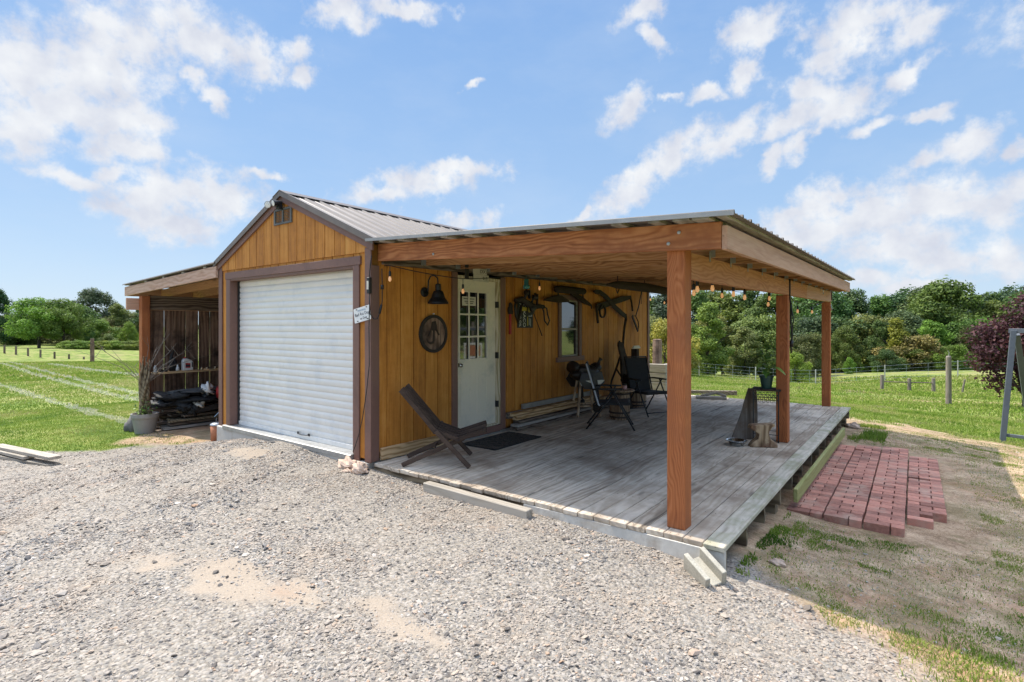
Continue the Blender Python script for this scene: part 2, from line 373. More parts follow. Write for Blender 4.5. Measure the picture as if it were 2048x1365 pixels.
M['whitebucket'] = plain('white_downspout', (.45, .48, .52), .4, var=.08)
m, t = newmat('window_glass')
g = t.n('ShaderNodeBsdfPrincipled', {'Base Color': (.012, .014, .016, 1), 'Roughness': .03, 'Specular IOR Level': .9, 'IOR': 1.75})
t.n('ShaderNodeOutputMaterial', {0: g.outputs[0]}); M['glass'] = m
m, t = newmat('aqua_glass')
finish(t, (.12, .42, .45), .08, extra={'Transmission Weight': .6}); M['aqua'] = m
m, t = newmat('lit_bulb')
p = finish(t, (.8, .62, .42), .1, extra={'Emission Color': (1, .5, .2, 1), 'Emission Strength': .07, 'Transmission Weight': .5}); M['bulb'] = m
m, t = newmat('stainless')
finish(t, (.5, .5, .5), .18, metal=1.0); M['stainless'] = m
m, t = newmat('mesh_mat')
co = t.n('ShaderNodeTexCoord').outputs['Object']
vo = t.n('ShaderNodeTexVoronoi', {'Vector': co, 'Scale': 45.0}, feature='DISTANCE_TO_EDGE').outputs['Distance']
finish(t, t.ramp(vo, [(.05, (.02, .019, .018)), (.22, (.11, .09, .07))]), .9, vo, .6, .005); M['doormat'] = m
# ------------------------------------------------------------------ terrain
# the lie of the land: surveyed heights, joined by a thin-plate surface
CP = np.array([(4.9,-3.8,-.25),(4.9,-7,-.25),(0,-4,-.24),(-2,-1.5,-.13),(-1.86,-.12,-.01),(-.3,-.2,-.07),(-3.3,-.2,-.15),(-3.75,-.2,-.26),(1,-.2,-.11),(2.2,-.2,-.10),(3.2,-.2,-.13),(3.81,-.1,-.2),(3.6,-1,-.21),
 (3.9,.7,-.22),(3.9,2,-.31),(3.9,3.2,-.33),(3.9,7.2,-.34),(1.9,4,-.33),(1.9,8.4,-.30),(-1.8,4,-.25),(5.1,3.5,-.375),(4.4,2,-.35),(4.9,.05,-.31),(5.2,6.2,-.39),(7,6,-.45),(6.1,10.4,-.74),(3.6,10.6,-.5),(-.3,12,-.45),
 (8,-3,-.35),(9,2,-.4),(-5.8,-.3,-.38),(-6.8,0,-.36),(-6.8,5,-.5),(-6,-2,-.40),(-4,-1.7,-.31),(-9,-4,-.46),(-12,2,-.6),(-20,0,-.8),(-20,12,-1.0),(-35,8,-1.3),(-56.4,12.3,-1.8),(-97,13,-2.1),(-91,17,-3.0),(-88,20,-3.1),(-135,20,-2.7),
 (-110,40,-3.2),(-10.6,43,-2.8),(-2,46,-3.2),(3,35,-2.3),(6.7,38,-2.48),(5.7,23.2,-1.55),(7.7,22.2,-1.35),(8.7,55.7,-2.15),(0,49,-2.85),(16,50,-1.9),(-15,75,-5.5),(15,85,-5.2),(40,90,-4),(-40,60,-4.5),(-4,20,-1.2),(5,-40,-.9),(40,-40,-1),(-40,-40,-1.2),(30,0,-.8),(25,20,-1.4),
 (-200,60,-2),(-300,-50,-2),(0,300,-6),(200,200,-5),(300,0,-3),(0,-300,-3),(-250,250,-2),(250,-250,-3),(-250,-250,-3)], float)
def tps(r2): return np.where(r2 > 1e-9, r2*np.log(r2+1e-12)*.5, 0)
def fit_tps(P):
    X = P[:, :2]/10; n = len(P); r2 = ((X[:, None]-X[None])**2).sum(-1)
    K = tps(r2) + np.eye(n)*1e-3; A = np.zeros((n+3, n+3)); A[:n, :n] = K; A[:n, n] = 1; A[:n, n+1:] = X; A[n, :n] = 1; A[n+1:, :n] = X.T
    return np.linalg.solve(A, np.concatenate([P[:, 2], [0,0,0]])), X
TW, TX = fit_tps(CP)
def gz(x, y):
    x = np.atleast_1d(np.asarray(x, float)); y = np.atleast_1d(np.asarray(y, float)); n = len(TX)
    out = np.zeros(x.shape); fx = x.ravel()/10; fy = y.ravel()/10; res = np.empty(fx.shape)
    for i in range(0, len(fx), 20000):
        a = fx[i:i+20000]; b = fy[i:i+20000]
        r2 = (a[:, None]-TX[None, :, 0])**2 + (b[:, None]-TX[None, :, 1])**2
        res[i:i+20000] = tps(r2)@TW[:n] + TW[n] + TW[n+1]*a + TW[n+2]*b
    return res.reshape(x.shape)
_gz0 = gz
def relief(x, y):
    near = np.exp(-((x-1)**2+(y-2)**2)/400)
    return ((vnoise(x, y, .35, 8)-.5)*.03 + (vnoise(x, y, 1.7, 9)-.5)*.05)*near*np.clip(np.minimum(np.hypot(x-1.9, np.maximum(0, np.abs(y-4)-4.2)), 3)/3, .15, 1)
def gz(x, y):
    x = np.atleast_1d(np.asarray(x, float)); y = np.atleast_1d(np.asarray(y, float))
    return _gz0(x, y)+relief(x, y)
def g1(x, y): return float(gz(x, y)[0])
def sdf(poly, x, y):
    """signed distance, positive inside"""
    P = np.array(poly, float); x = np.asarray(x); y = np.asarray(y); dmin = np.full(x.shape, 1e9); ins = np.zeros(x.shape, bool)
    for i in range(len(P)):
        a = P[i]; b = P[(i+1) % len(P)]; e = b-a; px = x-a[0]; py = y-a[1]
        h = np.clip((px*e[0]+py*e[1])/(e@e), 0, 1); dmin = np.minimum(dmin, np.hypot(px-e[0]*h, py-e[1]*h))
        c = ((a[1] > y) != (b[1] > y)) & (x < (b[0]-a[0])*(y-a[1])/((b[1]-a[1]) if abs(b[1]-a[1]) > 1e-9 else 1e-9)+a[0]); ins ^= c
    return np.where(ins, dmin, -dmin)
def vnoise(x, y, s, seed=0):
    """smooth value noise in the plane"""
    x = x/s; y = y/s; xi = np.floor(x).astype(np.int64); yi = np.floor(y).astype(np.int64); fx = x-xi; fy = y-yi
    fx = fx*fx*(3-2*fx); fy = fy*fy*(3-2*fy)
    def h(a, b):
        n = (a*374761393 + b*668265263 + seed*1442695041) & 0x7fffffff
        n = ((n ^ (n >> 13))*1274126177) & 0x7fffffff
        return ((n ^ (n >> 16)) & 0xffff)/65535.0
    return (h(xi,yi)*(1-fx)+h(xi+1,yi)*fx)*(1-fy) + (h(xi,yi+1)*(1-fx)+h(xi+1,yi+1)*fx)*fy
GRAVEL = [(-30,-16),(-9,-4.2),(-6.4,-2.3),(-5.4,-1.5),(-4.95,-.85),(-4.5,-.35),(-3.75,.25),(-3.5,.3),(0,.3),(3.85,.3),(3.95,-.02),(4.35,.0),(4.62,-.12),(4.78,-.5),(4.75,-1.5),(5.6,-6),(8,-14),(-10,-30)]
DIRT = [(3.7,-.5),(4.2,-.4),(4.6,-.75),(4.95,-1.3),(5.5,-.5),(7.5,-.3),(8.2,3),(7.6,7.6),(6.2,9.8),(4.6,10.6),(3.4,9.6),(3.2,6),(3.2,.5)]
LDIRT = [(-4.6,-.55),(-5.4,-.75),(-6.1,-.2),(-7,.2),(-7,7),(-3.4,7),(-3.4,-.2)]
def masks(x, y):
    n = (vnoise(x, y, .5, 1)-.5)*.5 + (vnoise(x, y, .16, 2)-.5)*.22
    gr = np.clip((sdf(GRAVEL, x, y)+n*1.0)/.22+.5, 0, 1)
    di = np.clip((sdf(DIRT, x, y)+n*1.4)/.5+.5, 0, 1)
    ld = np.clip((sdf(LDIRT, x, y)+n)/.3+.5, 0, 1)
    return gr, di, ld
# sand patches where the stones have been driven in
SAND = [(1.15,-2.12,.62,.26),(1.7,-1.95,.35,.12),(.6,-2.3,.4,.14),(2.5,-1.75,.4,.12),(-1.6,-.55,.9,.22)]
def sandf(x, y):
    s = np.zeros(np.shape(x))
    for a, b, ra, rb in SAND: s = np.maximum(s, 1-((x-a)/ra)**2-((y-b)/rb)**2)
    return np.clip(s+(vnoise(x, y, .3, 5)-.5)*1.5+(vnoise(x, y, .09, 6)-.5)*1.2, 0, 1)*(s > 0)
xs = np.concatenate([-9-np.geomspace(.3, 600, 70)[::-1], np.arange(-9, 8.001, .09), 8+np.geomspace(.3, 500, 60)])
ys = np.concatenate([-6-np.geomspace(.3, 500, 45)[::-1], np.arange(-6, 13.001, .09), 13+np.geomspace(.3, 700, 90)])
GX, GY = np.meshgrid(xs, ys)
GZ = gz(GX, GY)
nx, ny = len(xs), len(ys)
V = np.stack([GX.ravel(), GY.ravel(), GZ.ravel()], 1)
idx = np.arange(nx*ny).reshape(ny, nx)
F = np.stack([idx[:-1,:-1].ravel(), idx[:-1,1:].ravel(), idx[1:,1:].ravel(), idx[1:,:-1].ravel()], 1)
def np_mesh(name, V, F, smooth=False):
    me = bpy.data.meshes.new(name); k = F.shape[1]
    me.vertices.add(len(V)); me.vertices.foreach_set('co', V.astype(np.float32).ravel())
    me.loops.add(F.size); me.loops.foreach_set('vertex_index', F.astype(np.int32).ravel())
    me.polygons.add(len(F)); me.polygons.foreach_set('loop_start', np.arange(0, F.size, k, dtype=np.int32))
    me.polygons.foreach_set('use_smooth', np.full(len(F), smooth)); me.update(calc_edges=True); me.validate()
    return me
def attr(me, name, vals, dom='POINT'):
    a = me.attributes.new(name, 'FLOAT', dom); a.data.foreach_set('value', np.asarray(vals, np.float32).ravel())
gme = np_mesh('ground', V, F, True)
gr, di, ld = masks(GX, GY)
attr(gme, 'gravel', gr); attr(gme, 'dirt', np.maximum(di, ld)); attr(gme, 'sand', sandf(GX, GY))
# mown stripes of pale clippings in the left lawn: distance to swath lines, both ends out in the field
TRACK = (-3.5, 21.0, 8.0, 27.6)
STRIPES = [((-8.6,.16),(-27,1.25),.13),((-13.2,2.05),(-58,6.2),.17),((-15.5,2.9),(-54,6.7),.16),((-28,7),(-48,8.1),.35)]
st = np.zeros(GX.shape)
attr(gme, 'dummy', st)
m, t = newmat('ground_cover')
A = lambda n_: t.n('ShaderNodeAttribute', attribute_name=n_).outputs['Fac']
co = t.n('ShaderNodeTexCoord').outputs['Object']
big = t.noise(co, .09, 6, .7); mid = t.noise(co, .9, 6, .7); fine = t.noise(co, 14, 6, .75); tiny = t.noise(co, 70, 3, .7)
ggf = t.math('ADD', t.math('ADD', t.math('MULTIPLY', mid, .40), t.math('MULTIPLY', fine, .25)), t.math('MULTIPLY', t.noise(t.vmath('MULTIPLY', co, (1, 2.2, 1)).outputs[0], .28, 8, .8), .4))
gcol = t.ramp(ggf, [(.42, (.045, .08, .016)), (.475, (.10, .155, .027)), (.525, (.165, .21, .04)), (.575, (.25, .255, .085))])
dry = t.n('ShaderNodeMapRange', {0: t.noise(t.vmath('MULTIPLY', co, (1, 1.8, 1)).outputs[0], .22, 7, .75), 1: .5, 2: .62}).outputs[0]
gcol = t.mix(t.math('MULTIPLY', dry, .6), gcol, (.27, .225, .105))
sx = t.n('ShaderNodeSeparateXYZ', {0: co})
# swaths
sw = None
wobv = t.math('MULTIPLY', t.math('SUBTRACT', t.noise(co, .5, 4, .7), .5), .5)
for (ax_, ay_), (bx_, by_), wd in STRIPES:
    L = math.hypot(bx_-ax_, by_-ay_); ux, uy = (bx_-ax_)/L, (by_-ay_)/L
    dx = t.math('SUBTRACT', sx.outputs[0], ax_); dy = t.math('SUBTRACT', sx.outputs[1], ay_)
    dd = t.math('ABSOLUTE', t.math('ADD', t.math('SUBTRACT', t.math('MULTIPLY', dx, uy), t.math('MULTIPLY', dy, ux)), wobv))
    al = t.math('ADD', t.math('MULTIPLY', dx, ux), t.math('MULTIPLY', dy, uy))
    mk = t.math('MULTIPLY', t.n('ShaderNodeMapRange', {0: dd, 1: wd*1.3, 2: wd*.2}).outputs[0], t.n('ShaderNodeMapRange', {0: al, 1: -1.5, 2: .5}).outputs[0])
    mk = t.math('MULTIPLY', mk, t.n('ShaderNodeMapRange', {0: al, 1: L*1.3, 2: L}).outputs[0])
    sw = mk if sw is None else t.math('MAXIMUM', sw, mk)
sw = t.math('MULTIPLY', sw, t.n('ShaderNodeMapRange', {0: fine, 1: .3, 2: .62}).outputs[0])
gcol = t.mix(t.math('MULTIPLY', sw, .6), gcol, (.36, .40, .26))
tx0, ty0, tx1, ty1 = TRACK; tl_ = math.hypot(tx1-tx0, ty1-ty0)
td = t.math('ABSOLUTE', t.math('ADD', t.math('SUBTRACT', t.math('MULTIPLY', t.math('SUBTRACT', sx.outputs[0], tx0), (ty1-ty0)/tl_), t.math('MULTIPLY', t.math('SUBTRACT', sx.outputs[1], ty0), (tx1-tx0)/tl_)), t.math('MULTIPLY', wobv, 2.0)))
gcol = t.mix(t.math('MULTIPLY', t.n('ShaderNodeMapRange', {0: td, 1: .9, 2: .2}).outputs[0], .6), gcol, (.36, .25, .15))
# bare earth with thin grass
df = t.math('ADD', t.math('MULTIPLY', t.noise(co, 3.2, 9, .8), .65), t.math('MULTIPLY', tiny, .35))
dcol = t.ramp(df, [(.38, (.14, .085, .052)), (.46, (.29, .195, .12)), (.54, (.44, .315, .205)), (.62, (.60, .45, .31))])
clay = t.n('ShaderNodeMapRange', {0: t.noise(co, 1.1, 5, .7), 1: .56, 2: .7}).outputs[0]
dcol = t.mix(t.math('MULTIPLY', clay, .6), dcol, (.42, .22, .13))
weed = t.n('ShaderNodeMapRange', {0: t.math('ADD', t.math('MULTIPLY', t.noise(co, 1.7, 6, .75), .7), t.math('MULTIPLY', fine, .3)), 1: .49, 2: .56}).outputs[0]
dcol = t.mix(t.math('MULTIPLY', weed, .4), dcol, (.17, .155, .07))
# gravel bed under the loose stones
vo = t.n('ShaderNodeTexVoronoi', {'Vector': co, 'Scale': 42.0, 'Randomness': 1.0})
vo2 = t.n('ShaderNodeTexVoronoi', {'Vector': co, 'Scale': 95.0})
stc = t.n('ShaderNodeSeparateColor', {0: vo.outputs['Color']}).outputs[0]
scol = t.ramp(stc, [(0, (.10, .09, .085)), (.3, (.2, .185, .165)), (.6, (.29, .265, .23)), (1, (.40, .355, .305))])
scol2 = t.ramp(t.n('ShaderNodeSeparateColor', {0: vo2.outputs['Color']}).outputs[0], [(0, (.15, .135, .115)), (.6, (.28, .245, .2)), (1, (.37, .32, .265))])
edge = t.n('ShaderNodeMapRange', {0: vo.outputs['Distance'], 1: .35, 2: .62}).outputs[0]
stone = t.mix(edge, scol, scol2)
sandc = t.ramp(t.math('ADD', t.math('MULTIPLY', tiny, .6), t.math('MULTIPLY', mid, .4)), [(.3, (.26, .21, .16)), (.7, (.40, .335, .265))])
sandm = t.math('ADD', A('sand'), t.n('ShaderNodeMapRange', {0: t.noise(co, 1.6, 6, .7), 1: .5, 2: .85}).outputs[0])
sandm = t.math('SUBTRACT', t.math('MULTIPLY', sandm, 1.3), t.math('MULTIPLY', t.math('SUBTRACT', 1.0, vo2.outputs['Distance']), .5), clamp=True)
rustm = t.math('MULTIPLY', t.n('ShaderNodeMapRange', {0: t.noise(co, 1.3, 5, .7), 1: .6, 2: .72}).outputs[0], .3)
stone = t.mix(sandm, stone, sandc)
stone = t.mix(rustm, stone, (.36, .22, .14))
col = t.mix(A('dirt'), gcol, dcol)
col = t.mix(A('gravel'), col, stone)
hb = t.math('ADD', t.math('MULTIPLY', fine, .6), t.math('MULTIPLY', tiny, .4))
hs = t.math('SUBTRACT', 1.0, t.math('MULTIPLY', vo.outputs['Distance'], 1.4))
hh = t.math('ADD', t.math('MULTIPLY', hb, .6), t.math('MULTIPLY', t.math('MULTIPLY', hs, A('gravel')), t.math('MULTIPLY', t.math('SUBTRACT', 1.0, sandm), .35)))
finish(t, col, .95, hh, .8, .02, spec=.15)
gme.materials.append(m); M['ground'] = m
go = bpy.data.objects.new('ground', gme); C.objects.link(go); tag(go, kind='structure')

# ---- loose stones of the drive
def ico():
    p = (1+5**.5)/2
    v = np.array([(-1,p,0),(1,p,0),(-1,-p,0),(1,-p,0),(0,-1,p),(0,1,p),(0,-1,-p),(0,1,-p),(p,0,-1),(p,0,1),(-p,0,-1),(-p,0,1)], float); v /= np.linalg.norm(v[0])
    f = np.array([(0,11,5),(0,5,1),(0,1,7),(0,7,10),(0,10,11),(1,5,9),(5,11,4),(11,10,2),(10,7,6),(7,1,8),(3,9,4),(3,4,2),(3,2,6),(3,6,8),(3,8,9),(4,9,5),(2,4,11),(6,2,10),(8,6,7),(9,8,1)])
    return v, f
IV, IF = ico()
def stones(x, y, size, zoff=0.0, tone=None):
    n = len(x); z = gz(x, y)
    sc3 = size[:, None]*np.stack([rng.uniform(.7, 1.35, n), rng.uniform(.45, .9, n), rng.uniform(.2, .45, n)], 1)
    vv = (IV[None]*(1+rng.uniform(-.25, .25, (n, 12, 1)))+rng.uniform(-.16, .16, (n, 12, 3))) * sc3[:, None]
    a = rng.uniform(0, 6.283, n); tl = rng.normal(0, .3, n); ca, sa = np.cos(a), np.sin(a)
    X = vv[..., 0]; Y = vv[..., 1]; Z = vv[..., 2]
    Z2 = Z*np.cos(tl)[:, None]+X*np.sin(tl)[:, None]; X2 = X*np.cos(tl)[:, None]-Z*np.sin(tl)[:, None]
    X3 = X2*ca[:, None]-Y*sa[:, None]; Y3 = X2*sa[:, None]+Y*ca[:, None]
    P = np.stack([X3+x[:, None], Y3+y[:, None], Z2+(z+sc3[:, 2]*.35+zoff)[:, None]], -1).reshape(-1, 3)
    Fs = (IF[None]+np.arange(n)[:, None, None]*12).reshape(-1, 3)
    tn = rng.random(n) if tone is None else tone
    return P, Fs, np.repeat(tn, 12)
# sample by camera distance: denser near the lens, where a stone is several pixels wide
N = 330000
ang = rng.uniform(R(-97), R(14), N); rad = np.sqrt(rng.uniform(1.6**2, 11.5**2, N)); rad = rad*rng.uniform(.62, 1.0, N)
X = 4.889+rad*np.sin(ang); Y = -3.818+rad*np.cos(ang)
g_, d_, l_ = masks(X, Y); s_ = sandf(X, Y)
keep = (g_ > .55) & (Y < .02) & (rad > 1.5) & ~((X > 3.5) & (Y > -.02)) & (rng.random(N) > s_*.80) & (rng.random(N) > .8*np.clip((vnoise(X, Y, .55, 21)*.6+vnoise(X, Y, .18, 22)*.4-.42)/.2, 0, 1))
X, Y, rad = X[keep], Y[keep], rad[keep]
sz = np.exp(rng.normal(-5.02, .42, len(X))); sz = np.clip(sz, .0032, .03)*(1+.03*rad)
bigm = rng.random(len(X)) < .014; sz[bigm] *= rng.uniform(1.6, 2.9, bigm.sum())
P1, F1, T1 = stones(X, Y, sz)
# thin scatter over the bare earth to the right
n2 = 45000; x2 = rng.uniform(3.88, 7.5, n2); y2 = rng.uniform(-1.2, 9, n2); g2, d2, l2 = masks(x2, y2)
k2 = (d2 > .4) & (rng.random(n2) < .12+np.exp(-np.maximum(0, y2)/.9)*.7*np.clip((vnoise(x2, y2, .3, 23)-.3)*3, 0, 1)) & ~((x2 < 5.2) & (y2 > 1.95)); x2, y2 = x2[k2], y2[k2]
P2, F2, T2 = stones(x2, y2, np.clip(np.exp(rng.normal(-5.3, .5, len(x2))), .0025, .02), tone=np.clip(.45+.5*rng.random(len(x2)), 0, .97))
Pa = np.concatenate([P1, P2]); Fa = np.concatenate([F1, F2+len(P1)]); Ta = np.concatenate([T1, T2])
sme = np_mesh('gravel_stones', Pa, Fa); attr(sme, 'tone', Ta)
m, t = newmat('gravel_stone')
tn = t.n('ShaderNodeAttribute', attribute_name='tone').outputs['Fac']
co = t.n('ShaderNodeTexCoord').outputs['Object']
c = t.ramp(tn, [(0, (.045, .045, .048)), (.14, (.11, .106, .104)), (.34, (.21, .198, .186)), (.62, (.325, .298, .266)), (.86, (.42, .38, .33)), (.93, (.37, .24, .155)), (1, (.58, .53, .47))])
c = t.mix(t.math('MULTIPLY', t.n('ShaderNodeMapRange', {0: t.noise(co, .8, 6, .75), 1: .42, 2: .62}).outputs[0], .75), c, (.37, .30, .23))
finish(t, c, .9, t.noise(co, 260, 3), .3, .002, spec=.2)
sme.materials.append(m); gs = bpy.data.objects.new('gravel_stones', sme); C.objects.link(gs)
tag(gs, 'pale grey crushed stone spread loosely over the drive', 'gravel', kind='stuff')

# ---- grass blades
def blades(x, y, h, wid, tone):
    n = len(x); z = gz(x, y)-.01; a = rng.uniform(0, 6.283, n); lean = rng.uniform(.1, .9, n)*h; b = rng.uniform(0, 6.283, n)
    dx, dy = np.cos(a)*wid/2, np.sin(a)*wid/2; lx, ly = np.cos(b)*lean, np.sin(b)*lean
    P = np.empty((n, 5, 3))
    P[:, 0] = np.stack([x-dx, y-dy, z], 1); P[:, 1] = np.stack([x+dx, y+dy, z], 1)
    P[:, 2] = np.stack([x+dx*.8+lx*.4, y+dy*.8+ly*.4, z+h*.6], 1); P[:, 3] = np.stack([x-dx*.8+lx*.4, y-dy*.8+ly*.4, z+h*.6], 1)
    P[:, 4] = np.stack([x+lx, y+ly, z+h*(1-.25*lean/h)], 1)
    i0 = np.arange(n)[:, None]*5
    Fq = np.concatenate([i0+np.array([[0,1,2]]), i0+np.array([[0,2,3]]), i0+np.array([[3,2,4]])])
    return P.reshape(-1, 3), Fq, np.repeat(tone, 5)
parts = []
def lawn(n, x0, x1, y0, y1, hmin, hmax, wid, fn, shift=0.0, seedn=31):
    x = rng.uniform(x0, x1, n); y = rng.uniform(y0, y1, n); p = fn(x, y); k = rng.random(n) < p; x, y = x[k], y[k]
    h = rng.uniform(hmin, hmax, len(x)); 
    tone = .45*vnoise(x, y, .8, seedn)+.25*vnoise(x, y, .15, seedn+1)+.3*rng.random(len(x))+shift+.35*np.clip(vnoise(x, y*1.8, 3.1, seedn+2)-.5, 0, 1)
    for (ax_, ay_), (bx_, by_), wd in STRIPES:            # pale clippings lie on top of the grass
        L = math.hypot(bx_-ax_, by_-ay_); ux, uy = (bx_-ax_)/L, (by_-ay_)/L; dd = np.abs((x-ax_)*uy-(y-ay_)*ux+(vnoise(x, y, .6, 91)-.5)*.25); al = (x-ax_)*ux+(y-ay_)*uy
        on = (dd < wd*1.0) & (al > -1.2) & (al < L*1.2) & (rng.random(len(x)) < .75); tone = np.where(on, 1.35, tone)
    tone = np.clip(tone, 0, 2)
    parts.append(blades(x, y, h, np.full(len(x), wid), tone))
def f_left(x, y):
    g_, d_, l_ = masks(x, y); inside = (x > -7.05) & (y > 0)
    return np.where((g_ < .4) & ~inside, 1-.85*l_, 0)
lawn(170000, -13, -3.7, -5, 5, .02, .055, .008, f_left, shift=.1)
lawn(80000, -30, -12, -6, 14, .03, .08, .022, f_left, shift=.1)
def f_dirt(x, y):
    g_, d_, l_ = masks(x, y); on = (x < 5.35) & (y > 1.9) & (y < 6.3)
    cl = (vnoise(x, y, .42, 40)*.55+vnoise(x, y, .13, 41)*.45)
    p = np.clip((cl-.535+.05*np.clip(1.5-y, 0, 1)-.05*np.clip(x-5.2, 0, 1.5)-.03*np.clip(y-4, 0, 3))/.16, 0, 1)**1.5*.7+.05
    edge = np.clip((1-d_)*1.2, 0, 1)*np.clip((cl-.45+.25*(y > 6)+.1*(x > 5.5))/.15, 0, 1)
    return np.where((g_ < .35) & ~on & (x > 3.95), np.maximum(p, edge), 0)
lawn(800000, 3.95, 8.2, -2.2, 8.8, .010, .038, .0055, f_dirt, shift=.06, seedn=50)
lawn(60000, 4.4, 7.5, -3.2, .2, .02, .07, .006, lambda x, y: np.where((masks(x, y)[0] < .75) , np.clip((vnoise(x, y, .5, 60)*.6+vnoise(x, y, .15, 61)*.4-.53)/.15, 0, 1)*np.clip((x-4.7)/.8, .25, 1), 0), shift=.08, seedn=55)
lawn(120000, -4, 14, 8.2, 16, .03, .09, .012, lambda x, y: np.clip(1-masks(x, y)[1]*1.1+.1, 0, 1)*np.where((x > .5) | (y > 8.6), 1, 0), shift=.13, seedn=70)
lawn(60000, -14, 20, 16, 32, .05, .13, .03, lambda x, y: np.clip(1.3-(y-16)/16, .25, 1), shift=.13, seedn=72)
def f_straw(x, y):
    g_, d_, l_ = masks(x, y); on = (x < 5.2) & (y > 2.0) & (y < 6.2)
    return np.where((d_ > .3) & (g_ < .6) & ~on & (x > 3.9), np.clip((vnoise(x, y, .35, 63)*.6+vnoise(x, y, .1, 64)*.4-.35)/.25, 0, 1)*.9, 0)
lawn(300000, 3.9, 8.2, -1.2, 10, .006, .03, .004, f_straw, shift=.40, seedn=66)
lawn(60000, -14, 22, 30, 50, .08, .2, .06, lambda x, y: np.full(len(x), .8), shift=.13, seedn=74)
lawn(60000, -62, -28, -6, 24, .06, .16, .05, lambda x, y: np.ones(len(x)), shift=.1, seedn=75)
# tufts at the deck's feet and along the moss board
lawn(4500, 3.84, 4.10, .1, 2.0, .015, .05, .010, lambda x, y: np.clip((vnoise(x, y, .2, 77)-.42)/.2, 0, 1)*np.clip((4.1-x)/.2, 0, 1), shift=-.1, seedn=80)
lawn(4000, 3.9, 4.4, 6.3, 8.6, .03, .10, .008, lambda x, y: np.clip((vnoise(x, y, .3, 78)-.45)/.2, 0, 1), seedn=82)
off = 0; Ps, Fs, Ts = [], [], []
for p_, f_, t_ in parts: Ps.append(p_); Fs.append(f_+off); Ts.append(t_); off += len(p_)
bme = np_mesh('grass', np.concatenate(Ps), np.concatenate(Fs)); attr(bme, 'tone', np.concatenate(Ts))
m, t = newmat('grass_blade')
tn = t.math('MULTIPLY', t.n('ShaderNodeAttribute', attribute_name='tone').outputs['Fac'], .5)
c = t.ramp(tn, [(.07, (.06, .115, .022)), (.2, (.135, .225, .034)), (.31, (.235, .32, .055)), (.42, (.33, .345, .11)), (.5, (.42, .37, .19)), (.75, (.5, .52, .42)), (1, (.55, .56, .48))])
df_ = t.n('ShaderNodeBsdfDiffuse', {'Color': c}); tr = t.n('ShaderNodeBsdfTranslucent', {'Color': c})
mx = t.n('ShaderNodeMixShader', {0: .35, 1: df_.outputs[0], 2: tr.outputs[0]}); t.n('ShaderNodeOutputMaterial', {0: mx.outputs[0]})
bme.materials.append(m); bo = bpy.data.objects.new('grass', bme); C.objects.link(bo)
tag(bo, 'short mown grass and weeds growing round the drive, deck and field', 'grass', kind='stuff')
#==BUILDINGS==
# ================================================================== THE SHED
WB, LB = 3.6, 7.63
shed = thing('shed', 'orange stained board shed with white roll-up door and brown metal gable roof', 'shed')
RIDGE_X, RIDGE_Z = -1.79, 3.22
def roofz(x): return RIDGE_Z-abs(x-RIDGE_X)*.425      # underside of the roof
# grooved panel siding, each board strip proud of the groove behind it
fb = MB()
def strips_y(mb, x0, x1, y0, y1, zf0, zf1, pitch=.203, g=.011, first=None):
    """strips on the wall facing +x; wall plane from x0 (back) to x1 (face)"""
    y = first if first is not None else y0
    edges = [y0]
    while y < y1-1e-6:
        if y > y0+.02: edges.append(y)
        y += pitch
    edges.append(y1)
    for a, b in zip(edges[:-1], edges[1:]):
        mb.rnd(); mb.box(x0, x1, a+g/2, b-g/2, zf0, zf1)
def strips_x(mb, y0, y1, xa, xb, z0, ztop, pitch=.203, g=.011, first=None):
    x = first if first is not None else xa; edges = [xa]
    while x < xb-1e-6:
        if x > xa+.02: edges.append(x)
        x += pitch
    edges.append(xb)
    for a, b in zip(edges[:-1], edges[1:]):
        a += g/2; b -= g/2
        mb.rnd()
        za = ztop(a) if callable(ztop) else ztop; zb = ztop(b) if callable(ztop) else ztop
        if za <= z0+.005 and zb <= z0+.005: continue
        pts = [(a, z0), (b, z0), (b, zb)]
        if a < RIDGE_X < b and callable(ztop): pts.append((RIDGE_X, ztop(RIDGE_X)))
        pts.append((a, za))
        mb.prism(pts, lambda x, z: (x, y0, z), lambda x, z: (x, y1, z))
sd = MB()
# right wall (faces the porch), round the door and the window
strips_y(sd, -.014, 0, .10, 1.29, .10, 2.44, first=.02)
strips_y(sd, -.014, 0, 2.40, 3.86, .04, 2.44, first=2.45)
strips_y(sd, -.014, 0, 3.86, 4.62, .04, .94, first=3.87)
strips_y(sd, -.014, 0, 3.86, 4.62, 2.05, 2.44, first=3.87)
strips_y(sd, -.014, 0, 4.62, 7.55, .04, 2.44, first=4.68)
strips_y(sd, -.014, 0, 1.29, 2.40, 2.30, 2.44, first=1.24)
# left wall and back wall
strips_y(sd, -3.6, -3.586, .05, 7.6, .02, 2.42)
strips_x(sd, 7.616, 7.63, -3.59, -.01, .02, lambda x: roofz(x))
# front: narrow strips beside the door and above it
strips_x(sd, .0, .014, -3.51, -3.36, .03, 2.35)
strips_x(sd, .0, .014, -.20, -.09, .03, 2.35)
strips_x(sd, .0, .014, -3.36, -.20, 2.30, 2.35)
sd.build('siding', M['siding'], shed)
gb = MB(); strips_x(gb, -.016, .004, -3.56, -.03, 2.352, lambda x: roofz(x)-.01, first=-3.50)
gb.build('gable_siding', M['siding'], shed)
bk = MB()
for a in ((-.03,-.0145, .02, 1.30, .02, 2.44), (-.03,-.0145, 2.38,3.90, .02,2.44), (-.03,-.0145,4.58,7.6,.02,2.44), (-.03,-.0145,3.90,4.58,.02,.97), (-.03,-.0145,3.90,4.58,2.02,2.44), (-.03,-.0145,1.30,2.38,2.25,2.44),
          (-3.585,-3.57,.02,7.6,.02,2.42), (-3.57,-.03,7.60,7.6155,.02,2.42)): bk.box(*a)
